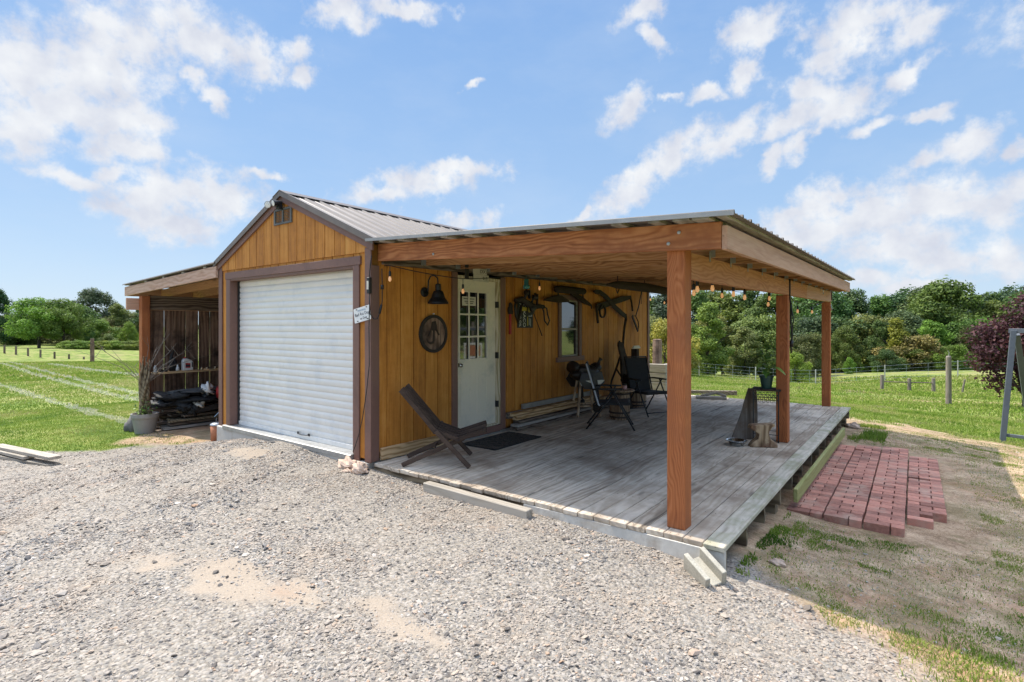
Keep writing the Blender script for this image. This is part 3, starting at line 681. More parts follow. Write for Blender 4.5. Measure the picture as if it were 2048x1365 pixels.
for xa, xb in ((-3.57,-3.33), (-.23,-.03)): bk.box(xa, xb, .0145, .028, .02, 2.36)
bk.prism([(-3.56, 2.30), (-.03, 2.30), (-.03, roofz(-.03)-.02), (RIDGE_X, RIDGE_Z-.02), (-3.56, roofz(-3.56)-.02)], lambda x, z: (x, .0145, z), lambda x, z: (x, .028, z))
bk.prism([(-3.56, 2.42), (-.03, 2.42), (-.03, roofz(-.03)-.02), (RIDGE_X, RIDGE_Z-.02), (-3.56, roofz(-3.56)-.02)], lambda x, z: (x, 7.60, z), lambda x, z: (x, 7.615, z))
bk.build('wall_backing', M['siding_back'], shed)
ins = MB(); ins.box(-3.56, -.04, .35, 7.58, .0, .02); ins.box(-3.568, -3.55, .03, 7.59, .02, 2.4); ins.build('interior', M['dark'], shed)
# trims
for bxs in (((-3.615, -3.51, -.02, .0, .02, 2.43), (-3.615, -3.601, .0, .10, .02, 2.43)), ((-.088, .02, -.02, .0, .0, 2.40), (.001, .02, .0, .10, .004, 2.20)), ((.001, .02, 7.55, 7.65, .004, 2.4), (-.09, .0, 7.631, 7.65, .0, 2.4))):
    tr = MB()
    for b_ in bxs: tr.rnd().box(*b_)
    tr.build('corner_trim', M['brown'], shed, bevel=.003)

rk = MB()
for sgn in (-1, 1):
    xe = RIDGE_X+sgn*1.86
    hw = .052
    rk.rnd().prism([(RIDGE_X, RIDGE_Z-.075), (xe, roofz(xe)-.075), (xe, roofz(xe)+.035), (RIDGE_X, RIDGE_Z+.035)], lambda x, z: (x, -.04, z), lambda x, z: (x, -.0165, z))
rk.build('rake_trim', M['brown'], shed, bevel=.002)
# roof sheets with standing ribs, running down each slope
def ribbed(mb, x0, z0, x1, z1, ya, yb, pitch=.229, rib=.02, th=.004, zk=0.0):
    """profile along y, extruded from (x0,z0) to (x1,z1)"""
    prof = []; y = ya
    while y < yb-1e-6:
        e = min(y+pitch, yb)
        prof += [(y, 0), (y+.012, rib), (y+.032, rib), (y+.044, 0)]
        for q in (.42, .72):
            c = y+pitch*q
            if c+.02 < e: prof += [(c-.012, 0), (c-.006, .005), (c+.006, .005), (c+.012, 0)]
        y = e
    prof.append((yb, 0))
    vs = []
    for (yy, h) in prof:
        for xx, zz in ((x0, z0), (x1, z1)):
            vs.append((xx, yy, zz+h+zk*yy)); vs.append((xx, yy, zz+h-th+zk*yy))
    fs = []
    for i in range(len(prof)-1):
        a = i*4; b = a+4
        fs += [(a, b, b+2, a+2), (a+1, a+3, b+3, b+1), (a, a+1, b+1, b), (a+2, b+2, b+3, a+3)]
    mb.add(vs, fs)
rf = MB(); zt = RIDGE_Z+.055
ribbed(rf, RIDGE_X, zt, .10, zt-1.89*.425, -.06, 7.75); ribbed(rf, RIDGE_X, zt, -3.70, zt-1.91*.425, -.06, 7.75)
roof = rf.build('roof', M['roofmetal'], shed)
sub = MB()
for sgn in (-1, 1):
    xe = RIDGE_X+sgn*1.85
    sub.prism([(RIDGE_X, RIDGE_Z+.012), (xe, roofz(xe)+.012), (xe, roofz(xe)+.045), (RIDGE_X, RIDGE_Z+.045)], lambda x, z: (x, -.038, z), lambda x, z: (x, 7.70, z))
sub.build('roof_deck', M['darkw_y'], roof)
rc = MB()
rc.prism([(RIDGE_X-.17, zt-.072+.028), (RIDGE_X, zt+.028), (RIDGE_X+.17, zt-.072+.028), (RIDGE_X+.17, zt-.072+.022), (RIDGE_X, zt+.02), (RIDGE_X-.17, zt-.072+.022)], lambda x, z: (x, -.075, z), lambda x, z: (x, 7.77, z))
rc.build('ridge_cap', M['roofmetal'], roof)
ed = MB()
for sgn in (-1, 1):
    xe = RIDGE_X+sgn*1.90
    ed.prism([(RIDGE_X, zt-.05), (xe, zt-1.9*.425-.05), (xe, zt-1.9*.425+.024), (RIDGE_X, zt+.024)], lambda x, z: (x, -.068, z), lambda x, z: (x, -.062, z))
ed.build('gable_flashing', M['roofmetal'], roof)
sc_ = MB()

# gable vent
vt = MB(); vt.box(-2.0, -1.965, -.034, -.017, 2.86, 3.06); vt.box(-1.605, -1.57, -.034, -.017, 2.86, 3.06); vt.box(-1.965, -1.605, -.034, -.017, 2.86, 2.885); vt.box(-1.80, -1.77, -.034, -.017, 2.885, 3.06); vt.box(-1.965,-1.605,-.034,-.017,3.045,3.07)
ven = vt.build('gable_vent', M['screen'], shed)
lv = MB()
for k in range(8):
    for xa, xb in ((-1.965, -1.80), (-1.77, -1.605)): lv.obox(((xa+xb)/2, -.024, 2.90+k*.02), (xb-xa, .014, .004), Matrix.Rotation(R(35), 3, 'X'))
lv.build('louvre', M['screen'], ven)
# garage door: frame, jambs, curtain, bottom bar, handle, sill
gf = MB()
gf.rnd().box(-3.37, -3.27, -.022, -.0005, .06, 2.215); gf.rnd().box(-.285, -.19, -.022, -.0005, .0, 2.215); gf.rnd().box(-3.39, -.165, -.026, -.0005, 2.217, 2.315)
gf.rnd().box(-3.27, -3.25, -.02, .19, .06, 2.215); gf.rnd().box(-.305, -.285, -.02, .19, .06, 2.215); gf.rnd().box(-3.25, -.305, -.015, .19, 2.19, 2.2165)
gf.build('door_frame', M['brown'], shed, bevel=.002)
gd = MB(); prof = []; z = .11
N_ = 25; pitch = (2.19-.11)/N_
for k in range(N_):
    z0 = .11+k*pitch
    for q, h in ((0, .0), (.12, .007), (.3, .010), (.6, .0105), (.8, .009), (.92, .002)): prof.append((z0+q*pitch, h))
prof.append((2.19, 0))
vs = []; fs = []
for zz, h in prof:
    for xx in (-3.235, -.32): vs.append((xx, .125-h, zz))
for i in range(len(prof)-1): fs.append((i*2, i*2+1, i*2+3, i*2+2))
gd.add(vs, fs)
door = gd.build('roll_up_door', M['roll'], shed, recalc=False)
door.data.shade_smooth()
bb = MB(); bb.box(-3.235, -.32, .10, .128, .055, .112); bb.build('bottom_bar', M['roll'], door, bevel=.004)
hd = MB(); hd.tube([(-1.62, .10, .125), (-1.60, .075, .12), (-1.50, .07, .115), (-1.40, .075, .12), (-1.38, .10, .125)], .006, 6); hd.box(-1.64,-1.61,.088,.1,.11,.14); hd.box(-1.39,-1.36,.088,.1,.11,.14)
hd.build('handle', M['black'], door)
for xg in (-3.25, -.319): gu = MB(); gu.box(xg, xg+.014, .09, .16, .07, 2.19); gu.build('door_guide', M['black'], shed)
bg_ = MB(); bg_.box(-3.25, -.305, .165, .18, .02, 2.19); bg_.build('door_backing', M['dark'], shed)
sl_ = MB(); sl_.prism([(-.06, -.005), (-.06, .045), (-.045, .052), (.19, .058), (.19, -.005)], lambda y, z: (-3.41, y, z+.002*0), lambda y, z: (-.30, y, z-.0))
sl_.build('door_sill', M['steel'], shed)
cu = MB(); cu.rnd().box(-3.61, -.02, -.05, .34, -.45, -.008); cu.rnd().box(-3.61, -3.42, -.05, -.001, -.01, .018)
cu.rnd().box(-3.58, -.02, .34, 7.6, -.45, .0)
cu.build('foundation', M['concrete'], shed, bevel=.006)
# entry door
jb = MB()
jb.rnd().box(-.10, .004, 2.243, 2.305, .105, 2.20); jb.rnd().box(-.10, .004, 1.385, 1.410, .105, 2.20); jb.rnd().box(-.10, .004, 1.410, 2.243, 2.163, 2.20)
jb.build('door_jamb', M['cream'], shed, bevel=.002)
cs = MB(); cs.rnd().box(.0, .022, 1.285, 1.385, .02, 2.23); cs.rnd().box(.0, .022, 2.305, 2.405, .02, 2.23); cs.rnd().box(.0, .03, 1.385, 2.305, .015, .10); cs.rnd().box(-.12,-.0,1.385,2.305,.0,.104)
cs.build('door_casing', M['brown'], shed, bevel=.002)
ts = MB(); ts.box(-.10, .012, 1.41, 2.243, .1045, .122); ts.build('door_threshold', M['cream'], shed)
dY0, dY1, dZ0, dZ1 = 1.413, 2.240, .124, 2.160
gy0, gy1, gz0, gz1_ = 1.485, 2.045, 1.075, 1.985
ds = MB()
ds.box(-.085, -.04, dY0, gy0, dZ0, dZ1); ds.box(-.085, -.04, gy1, dY1, dZ0, dZ1); ds.box(-.085, -.04, gy0, gy1, dZ0, gz0); ds.box(-.085, -.04, gy0, gy1, gz1_, dZ1)
# raised panels: frame ridge and field
for ya, yb in ((1.50, 1.735), (1.83, 2.065)):
    za, zb = .30, .90
    for (a, b, c, d_) in ((ya, yb, za, za+.03), (ya, yb, zb-.03, zb), (ya, ya+.03, za+.03, zb-.03), (yb-.03, yb, za+.03, zb-.03)): ds.box(-.04, -.034, a, b, c, d_)
    ds.box(-.04, -.036, ya+.055, yb-.055, za+.055, zb-.055)
edr = ds.build('entry_door', M['white_door'], shed, bevel=.002)
gm = MB()
for ya, yb, za, zb in ((gy0-.03, gy1+.03, gz0-.03, gz0), (gy0-.03, gy1+.03, gz1_, gz1_+.03), (gy0-.03, gy0, gz0, gz1_), (gy1, gy1+.03, gz0, gz1_)): gm.box(-.045, -.030, ya, yb, za, zb)
for k in (1, 2):
    yc = gy0+(gy1-gy0)*k/3; gm.box(-.047, -.033, yc-.012, yc+.012, gz0, gz1_)
    zc = gz0+(gz1_-gz0)*k/3; gm.box(-.0472, -.0345, gy0, gy1, zc-.012, zc+.012)
gm.build('window_grille', M['white_door'], edr, bevel=.002)
gl = MB(); gl.box(-.062, -.056, gy0, gy1, gz0, gz1_); gl.build('glass_pane', M['glass'], edr)
kb = MB(); kb.lathe([(.03, 0), (.03, .006), (.012, .01), (.012, .035), (.026, .042), (.03, .055), (.022, .068), (.0, .072)], (-.04, 1.455, 1.0), 14, Matrix.Rotation(R(90), 3, 'Y'))
kb.build('door_knob', M['stainless'], edr, smooth=True)
for zc in (1.83, 1.1, .4):
    hg = MB(); hg.box(-.04, .0065, 2.236, 2.264, zc-.045, zc+.045); hg.build('hinge', M['black'], edr)
nt = MB(); nt.box(-.0555, -.0545, 1.55, 1.83, 1.80, 1.925); nt.build('notice', M['paper'], edr)
nx_ = MB()
for k, z_ in enumerate((1.895, 1.86, 1.835)): nx_.box(-.0544, -.0540, 1.58+.02*k, 1.80-.015*k, z_-.006, z_+.006)
nx_.build('notice_print', M['darkstone'], edr)
# side window
wf = MB()
wf.rnd().box(.0, .028, 3.86, 3.945, .995, 1.975); wf.rnd().box(.0, .028, 4.535, 4.62, .995, 1.975); wf.rnd().box(.0, .03, 3.84, 4.64, 1.976, 2.06); wf.rnd().box(.0, .042, 3.79, 4.69, .915, .994)
win = wf.build('window', M['brown'], shed, bevel=.003)
sa = MB()
for ya, yb, za, zb, xo in ((3.945, 3.975, .995, 1.975, 0), (4.505, 4.535, .995, 1.975, 0), (3.975, 4.505, 1.945, 1.975, 0), (3.975, 4.505, .995, 1.025, 0), (3.975, 4.505, 1.455, 1.49, .004)): sa.box(-.05, -.012+xo, ya, yb, za, zb)
sa.build('sash', M['greyw_y'], win, bevel=.002)
wg = MB(); wg.box(-.04, -.034, 3.975, 4.505, 1.025, 1.455); wg.box(-.036, -.03, 3.975, 4.505, 1.49, 1.945); wg.build('pane', M['glass'], win)
bd = MB(); bd.rnd().box(.001, .038, .12, 1.28, .004, .14); bd.build('base_board', M['pine_y'], shed, bevel=.003)

# ================================================================== THE PORCH
W_, L_ = 3.81, 8.07
porch = thing('porch', 'open timber porch with grey plank deck and stained posts beside the orange shed', 'porch')
dk = MB(); nb = 25; bw = (W_-.045-.15)/nb
joints = [4.85, 3.0, 4.85, 2.4, 4.9, 3.66, 5.5, 2.45, 4.9, 3.05]
for k in range(nb):
    xa = .045+k*bw; j = joints[k % 10]; jig = random.uniform(-.006, .006)
    for (ya, yb) in ((jig*2-.0, j-.002), (j+.002, L_+random.uniform(-.02, .02))):
        dz = random.uniform(-.002, .002)
        dk.rnd(); dk.box(xa+.003, xa+bw-.003, ya, yb, -.038, dz)
deck = dk.build('deck', M['deck'], porch, bevel=.004, segs=1)
de = MB()
for ya, yb in ((-.01, 3.09), (3.095, 6.0), (6.005, L_)): de.rnd(); de.box(W_-.15+.003, W_, ya, yb, -.038, 0.001)
de.build('edge_board', M['deckedge'], porch, bevel=.005)
nl = MB()
for j in range(14):
    yy = .04+j*.61
    for k in range(nb+1):
        xa = .045+k*bw
        for q in (.28, .72):
            if random.random() < .9: nl.lathe([(.0045, 0), (.0035, .0012), (0, .0015)], (xa+bw*q, yy+random.uniform(-.01, .01), .0015), 6)
nl.build('deck_screw', M['rust'], deck)['kind'] = 'stuff'
for k in range(14):
    yy = .02+k*.61 if k else .005
    if k == 0: continue
    jo = MB().rnd(); jo.box(.02, W_-.012-.004*(k % 3), yy, yy+.04, -.20 - .0, -.039); jo.build('joist', M['joist'], porch, bevel=.002)
for yy in (.66, 1.9, 3.1, 4.35, 5.5, 6.75, 7.9):
    bl = MB().rnd(); bl.box(W_-.30, W_-.06, yy-.02, yy+.10, -.42, -.2005); bl.build('pier_block', M['joist'], porch)
sj = MB().rnd(); sj.box(.03, 2.097, .012, .05, -.3, -.0395); sj.build('rim_joist', M['joist'], porch, bevel=.003)
sk = MB(); sk.box(2.10, W_-.002, .0, .038, -.42, -.0395); sk.build('skirt_board', M['concrete'], porch, bevel=.003)
ft = MB().rnd(); ft.box(W_-.04, W_-.006, .04, .065, -.34, -.04); ft.build('skirt_cleat', M['joist'], porch)
K = .0135   # the porch frame rises very slightly to the back
def rz0(x, y): return 2.252-.0505*x+K*y
post_spots = [(3.35, .125, 2.06), (3.35, 3.92, 0), (3.35, 7.93-.0, 0)]
for i, (px, py, top) in enumerate(post_spots):
    pm = MB().rnd(); ztop = rz0(px, py)-.003 if i == 0 else rz0(3.45, py)-.205
    if i == 0: ztop = 2.065+.04
    pm.box(px, px+.14, py, py+.14, .002, ztop)
    pm.build('post', M['post'], porch, bevel=.008, segs=2)
# front beam, header, fascia
def slope_x(mb, xa, xb, ya, yb, h, drop=0.0):
    """board along x following the roof fall"""
    z = lambda x, y: rz0(x, y)-drop
    vs = []
    for x in (xa, xb):
        for y in (ya, yb):
            vs.append((x, y, z(x, y))); vs.append((x, y, z(x, y)+h))
    mb.add(vs, [(0,1,3,2), (4,6,7,5), (0,4,5,1), (2,3,7,6), (1,5,7,3), (0,2,6,4)])
fbm = MB().rnd(.3); slope_x(fbm, .012, 3.762, .082, .121, .192); fb_ = fbm.build('front_beam', M['beam_x'], porch, bevel=.003)
for bx in (.9, 3.38, 3.46):
    q_ = MB(); q_.lathe([(.014, 0), (.014, .006), (.007, .010), (0, .010)], (bx, .0815, rz0(bx, .1)+(.05 if bx < 3.42 else .13)), 8, Matrix.Rotation(R(90), 3, 'X')); q_.build('bolt', M['steel'], fb_)
for k in range(1, 14):
    y = .12+k*.605
    rm = MB().rnd(); slope_x(rm, .045, 3.762, y, y+.038, .15, 0.0 if k % 1 == 0 else 0); rm.build('rafter', M['rafter'], porch, bevel=.002)
hb_ = MB()
hb_.rnd(.62)
def slope_y(mb, xa, xb, ya, yb, zl, zh):
    vs = []
    for y in (ya, yb):
        for x in (xa, xb): vs.append((x, y, zl+K*y)); vs.append((x, y, zh+K*y))
    mb.add(vs, [(0,1,3,2), (4,6,7,5), (0,4,5,1), (2,3,7,6), (1,5,7,3), (0,2,6,4)])
zr = 2.252-.0505*3.47
hm = MB().rnd(.7); slope_y(hm, 3.445, 3.489, .27, 5.4, zr-.20, zr-.002); hm.build('header_beam', M['beam_y'], porch, bevel=.003)
hm = MB().rnd(.25); slope_y(hm, 3.445, 3.489, 5.405, 8.12, zr-.195, zr-.002); hm.build('header_beam', M['fascia'], porch, bevel=.003)
hm = MB().rnd(.7); slope_y(hm, 3.40, 3.444, .27, 8.10, zr-.195, zr-.002); hm.build('header_beam', M['beam_y'], porch, bevel=.003)
lk = MB().rnd(.4); lk.box(3.352, 3.488, .13, .262, 1.915, 2.055); lk.build('post_block', M['post'], porch, bevel=.003) if False else None
fs_ = MB().rnd(.5); slope_y(fs_, 3.765, 3.803, .085, 8.02, 2.055, 2.225); fs_.build('fascia_board', M['fascia'], porch, bevel=.003)
f2 = MB().rnd(.2); slope_y(f2, 3.77, 3.83, -.06, 8.06, 2.262, 2.292); f2.build('edge_purlin', M['greyw_y'], porch, bevel=.002)
# ledger against the wall
lg = MB().rnd(.3); slope_y(lg, .024, .062, .125, 8.0, 2.215, 2.40); lg.build('ledger', M['darkw_y'], porch, bevel=.003)
# purlins on top of the rafters, ends showing at the front
px_ = [.25, .55, .85, 1.18, 1.5, 1.85, 2.22, 2.62, 3.02, 3.32]
for x in px_:
    pm = MB().rnd(); z = 2.252-.0505*x
    slope_y(pm, x-.045, x+.045, -.055, 8.05, z+.193, z+.218); pm.build('purlin', M['greyw_y'], porch, bevel=.002)
for x in (3.52, 3.66):
    pm = MB().rnd(); z = 2.252-.0505*x
    slope_y(pm, x-.06, x+.06, -.055, .5, z+.193, z+.218); pm.build('purlin', M['greyw_y'], porch, bevel=.002)
# metal sheets, ribs running down the fall
pr = MB(); ribbed(pr, .02, 2.252+.2225, 3.885, 2.252+.2225-.0505*3.865, -.075, 8.12, zk=K)
pr.build('roof_sheet', M['roofmetal'], porch)
dr = MB(); slope = lambda x: 2.252+.2225-.0505*x
dr.prism([(.0, slope(0)-.02), (3.89, slope(3.89)-.02), (3.89, slope(3.89)+.012), (.0, slope(0)+.012)], lambda x, z: (x, -.082, z), lambda x, z: (x, -.077, z))
dr.build('drip_edge', M['silver'], porch)
for k in range(1, 14):
    y = .12+k*.605
    hg = MB(); z = rz0(3.49, y)
    hg.box(3.4905, 3.4935, y-.035, y+.0, z-.035, z+.05); hg.box(3.4905, 3.53, y-.003, y-.0005, z+.0, z+.06); hg.build('rafter_tie', M['silver'], porch)
for k in range(1, 6):
    y = .12+k*.605; hg = MB(); z = rz0(.1, y); hg.box(.0625, .12, y-.0035, y-.0005, z+.0, z+.10); hg.box(.0625, .066, y-.03, y+.07, z-.0, z+.1); hg.build('joist_hanger', M['steel'], porch)
mb_ = MB(); mb_.rnd().box(3.86, 3.90, 2.15, 6.25, -.235, -.10); tag(mb_.build('mossy_board', M['moss'], bevel=.005), 'long green mossy board standing on edge between the deck and the red pavers', 'board')

# ================================================================== THE LEAN-TO
lt = thing('lean_to', 'low open lean-to of dark barn boards on the left side of the shed', 'lean-to', (-5.3, 0, -.36))
def LT(mb, *a, **k):
    mb.v = [(x+5.3, y, z+.36) for x, y, z in mb.v]; return mb.build(*a, **k)
def lz(x): return 2.26+.0392*(x+3.6)      # rafter underside
fr = MB()
def raf(y0, y1, h, xa=-7.42, xb=-3.62, drop=0):
    q = MB().rnd()
    q.prism([(xa, lz(xa)-drop), (xb, lz(xb)-drop), (xb, lz(xb)+h-drop), (xa, lz(xa)+h-drop)], lambda x, z: (x, y0, z), lambda x, z: (x, y1, z)); return q
LT(raf(-.06, -.022, .175), 'front_rafter', M['fascia_x'], lt, bevel=.003)
for k in range(1, 9): LT(raf(-.06+k*.6, -.022+k*.6, .15, xa=-7.38), 'rafter', M['rafter'], lt, bevel=.002)
q = MB().rnd(); q.box(-7.46, -7.422, -.06, 5.2, lz(-7.42)+.0, lz(-7.42)+.17); LT(q, 'eave_board', M['fascia'], lt, bevel=.002)
q = MB().rnd(); q.box(-6.9, -6.76, .0, .14, -.42, lz(-6.8)-.04); LT(q, 'post', M['post'], lt, bevel=.006)
q = MB().rnd(); q.box(-6.9, -6.76, 4.9, 5.04, -.6, lz(-6.8)-.04); LT(q, 'post', M['post'], lt, bevel=.006)
q = MB().rnd(); q.box(-6.945, -6.905, -.20, 5.05, 1.83, 2.05); LT(q, 'eave_beam', M['fascia'], lt, bevel=.003)
q = MB().rnd(); q.box(-6.86, -6.82, .142, 5.05, 1.84, 2.11); LT(q, 'eave_beam', M['darkw_y'], lt, bevel=.003)
q = MB()
y = .08
while y < 5.0:
    wd = random.uniform(.15, .24); gap = random.choice([.004, .010, .014]); q.rnd(); q.box(-6.975, -6.95, y, y+wd, -.47+random.uniform(0, .04), 1.84+random.uniform(0, .1)); y += wd+gap
LT(q, 'side_wall', M['barn_z'], lt, bevel=.003)
q = MB(); x = -6.9
while x < -3.65:
    wd = random.uniform(.16, .24); q.rnd(); q.box(x, min(x+wd, -3.63), 5.06, 5.085, -.5, 2.2); x += wd+.007
LT(q, 'back_wall', M['barn_z'], lt)
q = MB().rnd(); q.box(-6.85, -6.58, .16, 3.6, .615, .65); LT(q, 'shelf', M['pine_y'], lt, bevel=.003)
q = MB(); 
for k in range(3): q.box(-6.94, -6.905, .2+k*1.6, .24+k*1.6, .5, .615)
LT(q, 'shelf_bracket', M['joist'], lt)
q = MB(); ribbed(q, -3.62, lz(-3.62)+.215, -7.50, lz(-7.50)+.215, -.09, 5.3); LT(q, 'roof_sheet', M['roofmetal'], lt)
q = MB()
for x in (-4.0, -4.8, -5.6, -6.4, -7.2): q.rnd(); q.box(x-.045, x+.045, -.06, 5.25, lz(x)+.178, lz(x)+.203)
LT(q, 'purlin', M['greyw_y'], lt)

# pile of boards in the lean-to, each board its own thing
y0 = -.08; n_ = 0
lay = [(-.44, [(-6.66,.13),(-6.40,.14),(-6.14,.14),(-5.90,.14)], 'grey'), (-.385, [(-6.6,.2),(-6.3,.14),(-6.0,.19)], 'dark'), (-.335, [(-6.62,.14),(-6.2,.14),(-5.93,.16)], 'grey'),
       (-.275, [(-6.55,.19),(-6.25,.14),(-5.95,.14)], 'dark'), (-.215, [(-6.6,.14),(-6.1,.19),(-5.9,.1)], 'brown'), (-.15, [(-6.5,.19),(-6.2,.19),(-5.95,.14)], 'dark'), (-.09, [(-6.58,.14),(-6.1,.14)], 'brown'), (-.03, [(-6.45,.2),(-6.02,.14)], 'dark')]
prev = None
names = {'grey': 'weathered grey board', 'dark': 'dark stained board', 'brown': 'reddish brown board'}
for li, (z, bs, tone) in enumerate(lay):
    for x, wd in bs:
        ya = y0+random.uniform(-.05, .35) + (.12 if li > 2 else 0); q = MB().rnd(); L = random.uniform(2.2, 3.2)
        q.box(-wd/2, wd/2, 0, L, 0, .04)
        o = q.build('stacked_board', M[{'grey':'greyw_y','dark':'darkw_y','brown':'joist'}[tone]], bevel=.002, loc=(x, ya, z), rot=(0, 0, R(random.uniform(-2.5, 2.5))))
        nm = ['bottom', 'second', 'third', 'fourth', 'fifth', 'sixth', 'seventh', 'top'][li]
        tag(o, f'{names[tone]} in the {nm} layer of the lumber pile under the lean-to', 'board', group=f'boards in the {nm} layer of the lean-to pile')
def blobthing(name, mat, label, cat, parts_, smooth=True, loc=(0,0,0)):
    q = MB()
    for c, r_, s_, a_ in parts_: q.rnd().blob(c, r_, s_, a_, 18, 12)
    return tag(q.build(name, M[mat], smooth=smooth, loc=loc), label, cat)
blobthing('tarp', 'tarp', 'crumpled black tarpaulin heaped on top of the lumber pile in the lean-to', 'tarp',
   [((0,.55,.02),(.42,.55,.10),3,.4), ((.08,.3,.12),(.30,.30,.07),5,.5), ((-.1,.9,.10),(.35,.35,.12),8,.45), ((.12,.05,.02),(.2,.16,.05),9,.5), ((.12,.75,.2),(.25,.4,.05),12,.5)], loc=(-6.2, 0, .10))
blobthing('black_bag', 'rubber', 'slumped black sack hanging over the right side of the lumber pile', 'sack', [((0,0,0),(.08,.14,.06),21,.5), ((.03,.1,-.04),(.06,.08,.09),22,.5)], loc=(-5.84, .42, .02))
blobthing('tan_sack', 'paper', 'small tan folded sack half under the black tarpaulin', 'sack', [((0,0,0),(.1,.09,.07),31,.5)], loc=(-5.85, .62, .06))
blobthing('white_bag', 'white', 'white plastic bag on the lumber pile next to the shed corner', 'bag', [((0,0,0),(.12,.1,.10),41,.4)], loc=(-5.9, .80, .34))
blobthing('red_cloth', 'red', 'bright red cloth bundle beside the white bag on the lumber pile', 'cloth', [((0,0,0),(.1,.1,.13),51,.35)], loc=(-5.75, 1.0, .27))
jr = thing('oil_jug', 'white plastic oil jug with red label on the lean-to shelf', 'jug', (-6.70, .76, .651))
q = MB(); q.prism([(-.09,0),(.09,0),(.095,.02),(.095,.16),(.06,.20),(-.02,.235),(-.06,.235),(-.09,.19)], lambda y, z: (-.05, y, z), lambda y, z: (.05, y, z)); q.build('body', M['white'], jr, bevel=.01, segs=2)
q = MB(); q.prism([(-.05,.05),(.04,.05),(.04,.14),(-.05,.15)], lambda y, z: (.0505, y, z), lambda y, z: (.052, y, z)); q.build('label', M['red'], jr)
q = MB(); q.prism([(-.045,.075),(.035,.075),(.035,.11),(-.045,.12)], lambda y, z: (.0522, y, z), lambda y, z: (.053, y, z)); q.build('label_stripe', M['ink'], jr)
q = MB(); q.lathe([(.02,.235),(.02,.26),(0,.262)], (0,-.04,0), 12); q.build('cap', M['red'], jr)
q = MB(); q.prism([(.065,.06),(.085,.06),(.085,.15),(.065,.17)], lambda y, z: (.0505, y, z), lambda y, z: (.0515, y, z)); q.build('grip', M['black'], jr)
q = MB(); q.lathe([(.03,0),(.03,.06),(.012,.09),(.012,.12),(0,.12)], (0,0,0), 12); tag(q.build('white_bottle', M['white'], smooth=True, loc=(-6.68,.58,.651)), 'small white squeeze bottle left of the oil jug on the lean-to shelf', 'bottle')
tk = thing('tap_fitting', 'small metal tap standing in a black dish on the lean-to shelf', 'tap', (-6.68, .33, .651))
q = MB(); q.lathe([(.07,0),(.08,.03),(.075,.03),(.065,.008),(0,.008)], (0,0,0), 16); q.build('dish', M['black'], tk)
q = MB(); q.tube([(0,0,.008),(0,0,.15)], .012); q.tube([(0,-.05,.13),(0,.05,.13)], .01); q.tube([(0,.0,.09),(0,.06,.09),(0,.065,.07)], .008); q.build('tap', M['stainless'], tk)
for k, (y, s_, lb) in enumerate(((1.02, .03, 'small chrome fitting right of the oil jug on the lean-to shelf'), (1.12, .022, 'second chrome fitting right of the oil jug, nearer the shed wall'), (1.28, .035, 'grey metal can on the lean-to shelf next to the shed wall'))):
    q = MB(); q.lathe([(s_,0),(s_,.03),(s_*.5,.04),(s_*.5,.05),(0,.05)], (0,0,0), 12); q.tube([(0,0,.03),(0,.07,.03)], .01); tag(q.build('metal_fitting', M['stainless'], loc=(-6.66, y, .651)), lb, 'fitting')
q = MB(); q.tube([(0,0,0),(.02,.0,.1),(-.01,.0,.28),(.02,.03,.40)], [.04,.05,.03,.015], 8); q.blob((0,.03,.12),(.04,.06,.12),5,.4); tag(q.build('black_strap', M['rubber'], smooth=True, loc=(-6.75,.5,.652)), 'black rubber strap hanging down the barn boards behind the white bottle', 'strap')
q = MB(); q.tube([(0,0,0),(0,0,.10)], [.028,.028]); q.tube([(0,0,.10),(0,0,.13)], [.016,.016]); tag(q.build('grey_bottle', M['whitebucket'], loc=(-6.66,.19,.651)), 'grey bottle behind the post at the left end of the lean-to shelf', 'bottle')
q = MB(); q.prism([(0,0),(.35,.03),(.42,.10),(.36,.14),(0,.05)], lambda y, z: (0, y, z), lambda y, z: (.012, y, z)); tag(q.build('saw_blade', M['iron'], loc=(-5.78,.55,-.08)), 'rusty flat metal bar sticking out of the side of the lumber pile', 'metal bar')
q = MB(); q.tube([(0,0,0),(.05,.1,.12),(.1,.25,.3)], .012); q.tube([(0,.04,-.02),(.02,.02,-.1),(.05,.06,-.12),(.04,.1,-.06)], .01); tag(q.build('hooked_rod', M['stainless'], loc=(-5.5,.75,-.15)), 'bent shiny rod leaning by the shed corner under the lean-to', 'rod')
# pots and rock
pt = thing('planter', 'large grey plastic planter with a dead shrub in front of the lean-to post', 'planter', (-6.0, -.20, g1(-6.0,-.2)-.01))
q = MB(); q.lathe([(.145,0),(.15,.01),(.195,.27),(.205,.275),(.212,.30),(.212,.355),(.195,.355),(.185,.30),(0,.30)], (0,0,0), 32); q.build('pot', M['grey_pot'], pt, smooth=False)
q = MB(); q.lathe([(.186,.30),(.1,.32),(0,.325)], (0,0,0), 20); q.build('soil', M['joist'], pt)
q = MB()
rr = random.Random(3)
for k in range(11):
    a = k*.57; r0 = .02+.02*(k % 3)
    pts = [(r0*1.2*math.cos(a+z*3)+.02*math.sin(z*9+k)-z*.10*0, r0*1.2*math.sin(a+z*3), .3+z) for z in (0,.2,.4,.6,.75+.03*(k%4),.85+.05*(k%5))]
    q.rnd().tube(pts, [.038,.034,.028,.022,.015,.008], 7)
q.build('trunk', M['joist'], pt)
br = MB()
